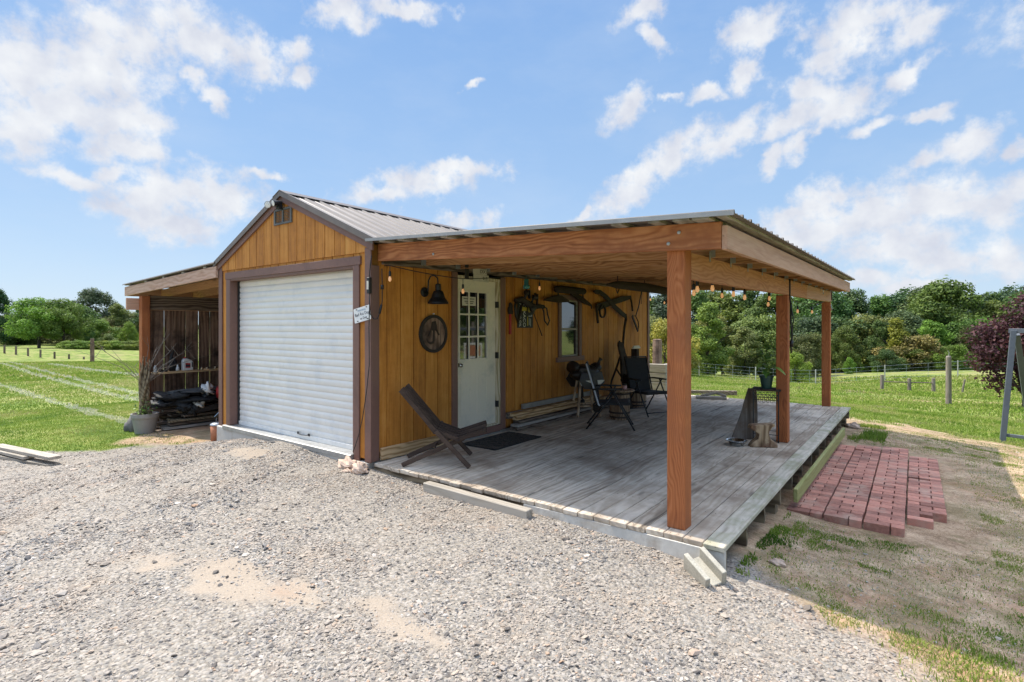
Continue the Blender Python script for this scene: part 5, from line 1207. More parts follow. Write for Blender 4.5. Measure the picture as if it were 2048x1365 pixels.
# barrels
def barrel(label, loc, h, r):
    c = thing('barrel', label, 'barrel', loc)
    q = MB(); n = 16
    for k in range(n):
        a0 = 2*math.pi*k/n+.01; a1 = 2*math.pi*(k+1)/n-.01; q.rnd(); vs = []
        prof = [(r*.88, 0), (r*.97, h*.2), (r, h*.5), (r*.97, h*.8), (r*.88, h)]
        for rr_, z in prof:
            for a in (a0, a1): vs.append((rr_*math.cos(a), rr_*math.sin(a), z))
        q.add(vs, [(i*2, i*2+1, i*2+3, i*2+2) for i in range(4)])
    q.build('staves', M['barrel'], c)
    for zz, rq in ((.10, .945), (.26, .992), (.74, .992), (.92, .93)):
        q = MB(); q.lathe([(r*rq+.004, h*zz-.014), (r*rq+.008, h*zz-.014), (r*rq+.008, h*zz+.014), (r*rq+.004, h*zz+.014)], (0,0,0), 28, cap=False); q.build('hoop', M['rust'], c)
    q = MB(); q.lathe([(r*.87, h-.02), (0, h-.02)], (0,0,0), 24); q.build('head', M['barrel'], c)
    return c
barrel('near wooden barrel carrying a round table top between the two patio chairs', (.93, 4.28, 0), .46, .165)
q = MB(); q.rnd().lathe([(0,0),(.24,0),(.245,.012),(.24,.026),(0,.026)], (0,0,0), 32); tag(q.build('table_top', M['barrel'], loc=(.93, 4.28, .461), bevel=.003), 'round wooden table top laid on the near barrel', 'table top')
cj = thing('candle_jar', 'pink candle jar with a black lid on the barrel table', 'candle', (.98, 4.36, .488))
q = MB(); q.lathe([(0,0),(.036,0),(.038,.01),(.038,.06),(0,.06)], (0,0,0), 18); q.build('jar', M['pink'], cj, smooth=True)
q = MB(); q.lathe([(.04,.06),(.04,.085),(.0,.088)], (0,0,0), 18); q.build('lid', M['black'], cj)
barrel('far wooden barrel behind the table by the wall', (.55, 5.75, 0), .40, .19)
tb = thing('wooden_silhouette', 'tall dark bottle-shaped wooden board leaning on the wall behind the far chair', 'board', (.42, 5.62, 0), R(0))
q = MB(); q.prism([(-.17,0),(.20,0),(.26,.45),(.24,.72),(.13,.92),(.10,1.18),(.05,1.22),(-.08,1.22),(-.12,1.16),(-.11,.92),(-.20,.72),(-.26,.45)], lambda y, z: (.12-.25*z*.9, y, z), lambda y, z: (.16-.25*z*.9, y, z)); q.build('board', M['yoke'], tb, bevel=.006)
blobthing('plant_basket', 'yoke', 'dark brown basket on the far barrel at the foot of the tall board', 'basket', [((0,0,.10),(.14,.16,.12),81,.3), ((.06,-.1,.16),(.08,.08,.07),82,.4)], loc=(.50, 5.55, .39))
q = MB(); q.rnd().box(-.02,.02,-.16,.16,0,.03); q.rnd().box(-.018,.016,-.12,.13,.031,.055); tag(q.build('folded_papers', M['paper'], loc=(.35, 6.2, 1.08)), 'small stack of pale papers showing above the black chair back', 'papers')
q = MB(); q.rnd().box(-.06,.06,-.06,.06,0,1.07); tag(q.build('shelf_pedestal', M['yoke'], loc=(.33, 6.2, 0), bevel=.005), 'narrow dark pedestal under the papers, hidden behind the patio chair', 'pedestal')
# plant stand, pot, driftwood, stump, bowl
ps = thing('plant_stand', 'square black wrought iron plant stand beside the middle post', 'plant stand', (3.225, 3.98, 0), R(8))
for sx_ in (-1, 1):
    for sy_ in (-1, 1):
        q = MB(); q.box(sx_*.15-.007, sx_*.15+.007, sy_*.15-.007, sy_*.15+.007, 0, .665); q.build('leg', M['black'], ps)
q = MB(); q.rnd().box(-.175,.175,-.175,.175,.666,.69); q.build('top', M['yoke'], ps, bevel=.003)
q = MB()
for z in (.10,.62,.55):
    for s_ in (-1, 1): q.box(-.143,.143,s_*.15-.004,s_*.15+.004,z-.004,z+.004); q.box(s_*.15-.004,s_*.15+.004,-.143,.143,z-.004,z+.004)
for s_ in (-1, 1):
    for k in range(6):
        x = -.143+.0477*k; x2_ = x+.0477
        q.beam((x,s_*.15,.55),(x2_,s_*.15,.62),.005,.005,(0,1,0)); q.beam((x2_,s_*.15,.55),(x,s_*.15,.62),.005,.005,(0,1,0)); q.beam((s_*.15,x,.55),(s_*.15,x2_,.62),.005,.005,(1,0,0)); q.beam((s_*.15,x2_,.55),(s_*.15,x,.62),.005,.005,(1,0,0))
        q.lathe([(.014,-.002),(.019,-.002),(.019,.002),(.014,.002)], (x+.024,s_*.15,.532), 8, Matrix.Rotation(R(90),3,'X'), cap=False)
q.build('lattice', M['black'], ps)
pp = thing('potted_plant', 'leafy tropical plant in a dark green pot on the iron stand', 'potted plant', (3.225, 3.97, .69))
q = MB(); q.lathe([(.06,0),(.062,.005),(.082,.15),(.09,.152),(.09,.17),(.08,.17),(.075,.145),(0,.145)], (0,0,0), 24); q.build('pot', M['greenpot'], pp)
q = MB(); q.tube([(0,0,.14),(.01,.0,.4),(-.01,.01,.62)], [.008,.006,.003], 6); q.tube([(.02,.0,.14),(.05,.05,.35)], [.006,.003], 5)
q.build('stem', M['leaf'], pp)
q = MB(); rr = random.Random(12)
def bigleaf(q, p, az_, el_, L, wd):
    d = Vector((math.cos(az_)*math.cos(el_), math.sin(az_)*math.cos(el_), math.sin(el_))); s_ = Vector((-math.sin(az_), math.cos(az_), 0)); p = Vector(p)
    pts = []; n = 6
    for i in range(n+1):
        tq = i/n; c_ = p+d*L*tq+Vector((0,0,-.55*L*tq*tq)); ww = wd*math.sin(math.pi*min(.97, tq*.9+.08))**.8
        pts += [c_-s_*ww+Vector((0,0,.25*ww)), c_, c_+s_*ww+Vector((0,0,.25*ww))]
    q.rnd(rr.random()); q.add(pts, [f for i in range(n) for f in ((i*3,i*3+1,i*3+4,i*3+3),(i*3+1,i*3+2,i*3+5,i*3+4))])
for k in range(22):
    z = .16+.46*(k/22)**.9; bigleaf(q, (.005*rr.uniform(-1,1), 0, z), k*2.4+rr.uniform(-.3,.3), rr.uniform(.25,.8), rr.uniform(.2,.32)*(1 if k < 14 else .7), .04)
q.build('leaves', M['leaf'], pp, recalc=False)
dw_ = MB().rnd(); a = [(-.19,0),(.13,0),(.14,.16),(.12,.38),(.10,.56),(.075,.68),(-.03,.69),(-.06,.55),(-.09,.37),(-.13,.22),(-.17,.08)]
dw_.prism(a, lambda x, z: (x+.12*z, .0+.0*z, z), lambda x, z: (x+.12*z+.01, .055-.02*z, z))
tag(dw_.build('driftwood_slab', M['oldw'], bevel=.012, segs=2, loc=(3.0, 3.83, .0), rot=(R(-6), 0, R(32))), 'tapering grey driftwood slab leaning against the iron plant stand', 'driftwood')
stp = MB().rnd(); poly = [(-.17,0),(.17,0),(.16,.05),(.08,.11),(.06,.19),(.10,.25),(.14,.27),(.13,.30),(-.15,.28),(-.17,.24),(-.06,.17),(-.07,.11),(-.13,.06)]
stp.prism(poly, lambda x, z: (x, -.06, z), lambda x, z: (x, .07, z))
m = wood('stump_wood', (.10,.06,.03), (.30,.20,.115), (.44,.32,.20), 'z', ring=6, crack=.4, patch=(.12,.05,.03), patchscale=6)
tag(stp.build('carved_stump', m, bevel=.018, segs=2, loc=(3.28, 3.50, .0), rot=(0, 0, R(30))), 'anvil-shaped carved wooden stump in front of the iron plant stand', 'stump')
q = MB(); q.lathe([(0,.003),(.078,.003),(.082,.006),(.10,.065),(.125,.066),(.128,.07),(.122,.073),(.096,.07),(.075,.012),(0,.01)], (0,0,0), 32, cap=False); bw_ = q.build('dog_bowl', M['stainless'], smooth=True, loc=(3.0, 3.37, .001)); tag(bw_, 'shiny steel dog bowl on the deck beside the driftwood slab', 'bowl')

# ================================================================== around the deck
tm = MB().rnd(.8); tm.box(-.64,.64,-.045,.045,-.045,.045)
tag(tm.build('timber', M['greyw_x'], bevel=.006, loc=(1.61, -.10, -.072), rot=(0, R(.4), R(-1.2))), 'square grey timber lying on the gravel along the front edge of the deck', 'timber')
for k, (x, y, z, L, dz, lb) in enumerate(((-5.30,-1.93,-.285,1.85,0,'topmost grey plank of the loose pile at the left edge of the drive'), (-5.62,-2.02,-.335,1.25,0,'short grey plank under the top plank at the left edge of the drive'), (-5.2,-1.95,-.385,1.65,0,'lowest grey plank of the loose pile at the left edge of the drive'))):
    q = MB().rnd(); q.box(-L/2, L/2, -.07, .07, 0, .04); tag(q.build('plank', M['greyw_x'], bevel=.003, loc=(x, y, z), rot=(0, R(-1.0), R((9, 8, 11)[k]))), lb, 'plank')
cb = thing('concrete_block', 'grey channel-shaped concrete block tipped against the front corner of the deck', 'block', (3.71, -.14, -.14))
q = MB(); q.box(-.09,-.055,-.12,.12,-.08,.08); q.box(.04,.075,-.12,.12,-.08,.08); q.box(-.055,.04,-.12,.12,-.08,-.0)
bo_ = q.build('body', M['cblock'], cb, bevel=.006, segs=2); cb.rotation_euler = (Matrix.Rotation(R(-122),3,'Z') @ Matrix.Rotation(R(-20),3,'X') @ Matrix.Rotation(R(14),3,'Y')).to_euler()
for x, y, r_, s_, lb in ((-.23,-.13,(.14,.09,.07),91,'larger pale flat rock on the gravel at the shed corner'), (.02,-.17,(.085,.075,.075),92,'rounded pinkish rock against the shed corner post'), (-.10,-.23,(.07,.04,.02),93,'small flat pale stone in front of the two corner rocks'), (-.06,-.08,(.08,.05,.05),94,'grey brown rock wedged behind the rounded pinkish rock')):
    q = MB().rnd(); q.blob((0,0,0), r_, s_, .28, 16, 10); tag(q.build('rock', M['stone'], loc=(x, y, g1(x,y)+r_[2]*.5)), lb, 'rock')
for x, y, r_, lb in ((4.05,.48,.05,'pale yellowish stone on the bare earth beside the deck corner'), (4.55,-1.55,.045,'orange tinted stone near the bottom edge of the drive'), (3.86,7.85,.11,'rock under the far corner of the deck')):
    q = MB().rnd(); q.blob((0,0,0), (r_*1.1,r_*.8,r_*.55), int(x*10), .3, 12, 8); tag(q.build('rock', M['stone'], loc=(x, y, g1(x,y)+r_*.3)), lb, 'rock')
# red paver patio
pv = thing('paver_patio', 'patio of dark red brick pavers laid beside the porch deck', 'patio', (3.80, 2.12, -.36), R(.6))
q = MB(); rr = random.Random(4)
ends = [(0, 36), (0, 37), (0, 38), (4.5, 33)]
for c_ in range(4):
    x0 = c_*.322; a, b = ends[c_]
    for r_ in range(int(a), b):
        y0_ = r_*.1035+rr.uniform(-.004,.004) - (.006*r_*0); flip = r_ % 2
        cuts = (0, .208, .318) if not flip else (0, .106, .318)
        for i in range(2):
            if c_ == 3 and r_ < 7 and i == 1: continue
            if (c_ == 1 and r_ in (33,) and i == 0) or (c_ == 3 and r_ in (20,) and i == 0): continue
            dz = rr.uniform(-.0018,.0018) + .006*math.sin(r_*.35+c_); tilt = rr.uniform(-.6,.6) if rr.random() < .93 else rr.uniform(-2.5,2.5)
            q.rnd(rr.random()); cx_ = x0+(cuts[i]+cuts[i+1])/2; m3 = Matrix.Rotation(R(tilt), 3, 'Z') @ Matrix.Rotation(R(rr.uniform(-.5,.5)), 3, 'X')
            q.obox((cx_+rr.uniform(-.002,.002), y0_+.05, dz+.02), (cuts[i+1]-cuts[i]-rr.uniform(.007,.013), .1, .085), m3)
q.build('paver', M['brick'], pv, bevel=.003)
# ================================================================== swing frame at the right edge
sf = thing('swing_frame', 'blue-grey painted wooden A-frame swing standing on the lawn at the right edge', 'swing frame', (0,0,0))
q = MB().rnd(); q.beam((6.12,10.35,-.78),(6.30,10.55,1.44),.09,.09,(0,1,0)); q.build('leg', M['bluegrey'], sf, bevel=.005)
q = MB().rnd(); q.beam((6.70,11.85,-.82),(6.36,10.66,1.36),.09,.09,(0,1,0)); q.build('leg', M['bluegrey'], sf, bevel=.005)
q = MB().rnd(); q.beam((9.3,9.3,-.78),(9.12,9.65,1.44),.09,.09,(0,1,0)); q.build('leg', M['bluegrey'], sf, bevel=.005)
q = MB().rnd(); q.beam((9.7,10.9,-.82),(9.2,9.75,1.36),.09,.09,(0,1,0)); q.build('leg', M['bluegrey'], sf, bevel=.005)
q = MB().rnd(); q.beam((6.24,10.60,1.43),(9.25,9.70,1.43),.09,.09); q.build('top_beam', M['bluegrey'], sf, bevel=.005)
q = MB().rnd(); q.beam((6.16,10.38,-.60),(9.28,9.36,-.60),.05,.06); q.build('lower_rail', M['bluegrey'], sf, bevel=.004)
q = MB().rnd(); q.beam((6.62,11.6,-.55),(9.6,10.7,-.55),.05,.06); q.build('lower_rail', M['bluegrey'], sf, bevel=.004)
# hanging sign post out in the side yard (seen mirrored in the door glass)
hs = thing('yard_sign', 'dark post with an arm and a framed sign, mirrored in the entry door glass', 'sign', (8.9, 11.9, g1(8.9,11.9)), R(-42))
q = MB(); q.box(-.05,.05,-.05,.05,0,2.6); q.build('post', M['greyw_z'], hs); q = MB(); q.box(-.9,.25,-.04,.04,2.32,2.42); q.build('arm', M['greyw_x'], hs)
q = MB(); q.box(-.35,.35,-.08,-.06,1.05,1.12); q.box(-.35,.35,-.08,-.06,1.72,1.79); q.box(-.35,-.29,-.08,-.06,1.12,1.72); q.box(.29,.35,-.08,-.06,1.12,1.72); q.box(-.26,.2,-.08,-.062,1.14,1.27); q.build('sign_frame', M['white'], hs)
q = MB(); q.box(-.27,.27,-.075,-.065,1.29,1.70); q.build('panel', M['terra'], hs)
# ================================================================== fences and posts
def post_thing(name, x, y, h, r_, mat, label, group=None, sq=False, lean=(0,0), cat='fence post'):
    z = g1(x, y); q = MB().rnd()
    if sq: q.beam((0,0,-.2),(lean[0],lean[1],h),r_*2,r_*2,(0,1,0))
    else: q.tube([(0,0,-.2),(lean[0]*.5,lean[1]*.5,h*.5),(lean[0],lean[1],h),(lean[0],lean[1],h+.01)], [r_,r_,r_*.95,r_*.6], 10)
    return tag(q.build(name, M[mat], loc=(x, y, z)), label, cat, group)
for k, (x, y, h) in enumerate(((-96.8,12.93,1.05),(-95.5,13.9,1.15),(-94.2,14.92,1.1),(-92.8,15.97,1.1),(-91.25,17.16,1.0),(-89.65,18.38,.75),(-88.0,19.63,.4))):
    post_thing('fence_post', x, y, h, .12, 'darkw_y', 'short dark fence post in the row that crosses the left field', 'row of fence posts across the left field')
post_thing('tall_post', -56.42, 12.29, 2.18, .17, 'barn_z', 'tall dark brown post standing alone in the left field', None)
for (x, y, h, lb) in ((2.95,34.96,.95,'weathered stub post on the left of three joined by a rail in the right field'), (4.24,35.94,.8,'middle stub post of three joined by a rail in the right field'), (5.38,36.81,.88,'weathered stub post on the right of three joined by a rail in the right field')):
    post_thing('stub_post', x, y, h, .10, 'greyw_z', lb)
post_thing('stake', 6.71, 37.82, .85, .05, 'greyw_z', 'thin leaning stake right of the tall round post in the field', lean=(.15,0), cat='stake')
q = MB().rnd(); q.tube([(2.95,34.96,-1.75),(4.24,35.94,-1.80),(5.38,36.81,-1.83)], .035, 6); tag(q.build('rail', M['darkw_y']), 'thin dark rail joining the three stub posts in the right field', 'rail')
bp = thing('round_post', 'tall round grey wooden post with a hook on top in the right field', 'post', (5.68, 23.2, g1(5.68,23.2)))
q = MB().rnd(); q.tube([(0,0,-.2),(0,0,1),(0,0,1.88),(0,0,1.93)], [.10,.095,.088,.06], 14); q.build('pole', M['greyw_z'], bp)
q = MB(); q.tube([(0,0,1.92),(.02,0,2.05),(-.03,0,2.14)], .015, 6); q.build('hook', M['steel'], bp)
# wire fence beyond the right field
wf_ = thing('wire_fence', 'pale wire fence on thin posts running in front of the wood', 'fence', (0,0,0))
LN = [(-24,38.5),(-17,41.2),(-10.65,43.44),(-6.3,44.6),(-2.09,46.2),(2.5,47.6),(7.0,49.6),(11.5,52.5)]
for x, y in LN:
    z = g1(x, y); q = MB().rnd(); q.beam((x,y,z-.1),(x,y,z+1.22),.075,.075,(0,1,0)); q.build('fence_post', M['paper'], wf_)
q = MB()
for (xa, ya), (xb, yb) in zip(LN[:-1], LN[1:]):
    n = 10
    for k in range(n):
        p0 = (xa+(xb-xa)*k/n, ya+(yb-ya)*k/n); p1 = (xa+(xb-xa)*(k+1)/n, ya+(yb-ya)*(k+1)/n); z0 = g1(*p0); z1 = g1(*p1)
        for h, wd in ((1.15,.014),(.85,.010),(.6,.010),(.38,.010),(.15,.010)): q.beam((p0[0],p0[1],z0+h),(p1[0],p1[1],z1+h),wd,wd)
        if k % 3 == 0: q.beam((p0[0],p0[1],z0+.1),(p0[0],p0[1],z0+1.15),.012,.012,(0,1,0))
q.build('wire', M['whitebucket'], wf_)
# retaining box, dark post and landscape timber behind the deck
rb = thing('raised_bed', 'low raised bed of stacked pale timbers behind the far end of the deck', 'raised bed', (0,0,0))
for k in range(4):
    q = MB().rnd(); z = -.40+k*.235; q.box(-2.4,-.42,9.7,9.84,z,z+.225); q.build('timber', M['greyw_x'], rb, bevel=.01)
    q = MB().rnd(); q.box(-.56,-.42,9.842,10.8,z,z+.225); q.build('timber', M['greyw_y'], rb, bevel=.01)
q = MB(); q.box(-2.4,-.57,9.85,10.8,.35,.42); q.build('soil', M['joist'], rb)
post_thing('dark_post', -1.42, 11.6, 1.55, .14, 'barn_z', 'thick dark post standing behind the raised bed and the deck')
q = MB().rnd(); q.beam((-1.3,10.75,0),(.75,11.95,0),.12,.12); tag(q.build('landscape_timber', M['darkw_y'], bevel=.01, loc=(0,0,g1(0,11.3)+.05)), 'dark landscape timber lying on the grass behind the deck', 'timber')
q = MB().rnd(); q.rnd().box(-.3,.3,-.12,.12,0,.05); q.tube([(-.2,0,.05),(.1,.05,.12),(.3,0,.06)], .03, 6); tag(q.build('fallen_branch', M['greyw_x'], loc=(1.35,7.7,.003), rot=(0,0,R(20))), 'grey offcut lying at the back edge of the deck', 'offcut')

# ================================================================== trees
def crown(seed, lobes, n, size, shell=.55, flatten=1.0):
    r_ = np.random.default_rng(seed); L = np.array(lobes, float)
    vol = (L[:,3]*L[:,4]*L[:,5])**.7; which = r_.choice(len(L), n, p=vol/vol.sum())
    d = r_.normal(size=(n,3)); d /= np.linalg.norm(d, axis=1)[:, None]
    rad = shell+(1-shell)*r_.random(n)**.6
    lump = 1+.22*np.sin(d[:,0]*5+which*1.7)*np.sin(d[:,1]*6+which)*np.cos(d[:,2]*5+which*2.3)
    c = L[which,:3]+d*L[which,3:6]*(rad*lump)[:, None]
    c += r_.normal(size=(n,3))*.12
    # leaf quads, tilted mostly outwards and up
    nrm = d*.6+r_.normal(size=(n,3))*.55+np.array([0,0,.45]); nrm /= np.linalg.norm(nrm, axis=1)[:, None]
    a = np.cross(nrm, r_.normal(size=(n,3))); a /= np.linalg.norm(a, axis=1)[:, None]; b = np.cross(nrm, a)
    s_ = size*r_.uniform(.6,1.4,n)[:, None]
    P = np.stack([c-a*s_*.5, c+b*s_*.32+nrm*s_*.08, c+a*s_*.5, c-b*s_*.32], 1).reshape(-1,3)
    Fq = np.arange(n*4).reshape(-1,4)
    me = np_mesh('crown', P, Fq); tone = np.clip(.5+.22*np.sin(which*2.1)+r_.normal(0,.2,n), 0, 1); attr(me, 'tone', np.repeat(tone, 4)); return me
m, t = newmat('tree_leaf')
tn = t.n('ShaderNodeAttribute', attribute_name='tone').outputs['Fac']
oi = t.n('ShaderNodeObjectInfo')
base = oi.outputs['Color']
c = t.mix(1.0, base, t.ramp(tn, [(0,(.5,.55,.55)),(.5,(1.0,1.0,1.0)),(1,(1.6,1.5,1.25))]), 'MULTIPLY')
df_ = t.n('ShaderNodeBsdfPrincipled', {'Base Color': c, 'Roughness': .6, 'Specular IOR Level': .25}); trl = t.n('ShaderNodeBsdfTranslucent', {'Color': c}); mx = t.n('ShaderNodeMixShader', {0: .35, 1: df_.outputs[0], 2: trl.outputs[0]}); t.n('ShaderNodeOutputMaterial', {0: mx.outputs[0]})
M['treeleaf'] = m
M['bark'] = plain('bark', (.09,.07,.055), .95, var=.4, scale=12, bump=.8)
def rand_lobes(seed, h, w_, n, z0=.25, cone=0.0, lob=.3):
    rr = random.Random(seed); out = []
    for k in range(n):
        tq = k/(n-1) if n > 1 else .5; z = h*(z0+(1-z0-lob*.45)*tq); env = math.sin(math.pi*min(1, .22+.72*tq))**.7*(1-cone*tq)
        a = rr.uniform(0, 6.28); r0 = w_*.5*env*math.sqrt(rr.uniform(.04,.85))
        s_ = w_*lob*rr.uniform(.75,1.2)*(1-.35*cone*tq); out.append((r0*math.cos(a), r0*math.sin(a), z, s_, s_, s_*rr.uniform(.6,.85)))
    return out
def trunk(h, r_, seed, forks=4, lean=0):
    rr = random.Random(seed); q = MB().rnd(); q.tube([(0,0,-.6),(0,0,0),(lean*.3,0,h*.25),(lean*.6,.05,h*.5),(lean,0,h*.8)], [r_*1.3,r_,r_*.8,r_*.55,r_*.15], 8)
    for k in range(forks):
        a = k*6.28/forks+rr.uniform(-.4,.4); z = h*(.2+.12*k/forks*2); L = h*.35
        q.tube([(lean*.3,0,z),(math.cos(a)*L*.4,math.sin(a)*L*.4,z+L*.45),(math.cos(a)*L*.8,math.sin(a)*L*.8,z+L*.85)], [r_*.5,r_*.3,r_*.1], 6)
    return q
KIND = {}
def tree_kind(key, seed, h, w_, nl, nleaf, size, tr_r=.2, z0=.25, cone=0, lob=.3, forks=4):
    root = bpy.data.objects.new('tree', None); C.objects.link(root)
    cr = bpy.data.objects.new('crown', crown(seed, rand_lobes(seed, h, w_, nl, z0, cone, lob), nleaf, size)); cr.data.materials.append(M['treeleaf']); C.objects.link(cr); cr.parent = root
    q = trunk(h, tr_r, seed, forks); q.build('trunk', M['bark'], root)
    KIND[key] = root
tree_kind('oak', 1, 11, 9, 52, 17000, .30, .22, .14, 0, .135)
tree_kind('oak2', 2, 11.5, 8, 56, 17000, .30, .22, .12, .2, .13)
tree_kind('tall', 3, 13, 6.5, 46, 15000, .28, .2, .12, .3, .15)
tree_kind('bushy', 4, 6, 6.5, 34, 11000, .22, .12, .05, 0, .14)
tree_kind('cedar', 5, 8, 3.4, 13, 8000, .20, .12, .08, .85, .28)
tree_kind('spread', 6, 8.6, 9.5, 46, 15000, .27, .26, .28, 0, .12, 5)
tree_kind('airy', 7, 9, 6, 36, 7500, .26, .15, .15, .2, .12)
used = set(); tno = 0
NAME = {'oak':'oak_tree','oak2':'oak_tree','tall':'tall_tree','bushy':'bushy_tree','cedar':'cedar_tree','spread':'spreading_tree','airy':'sparse_tree'}
def plant(key, x, y, s_, color, label, group=None, rz=None, sz=None):
    rz = random.uniform(0, 6.28) if rz is None else rz; root = KIND[key]
    sc3 = (s_, s_, sz if sz else s_)
    o = dup(root, (x, y, g1(x, y)-.15), rz, sc3, color=color); o.name = NAME[key]
    tag(o, label, 'tree', group); return o
DKG = (.088,.142,.038); MID = (.14,.21,.046); LIT = (.20,.275,.045); YEL = (.29,.30,.05); BLU = (.085,.13,.06); OLV = (.18,.20,.065); PUR = (.085,.034,.042)
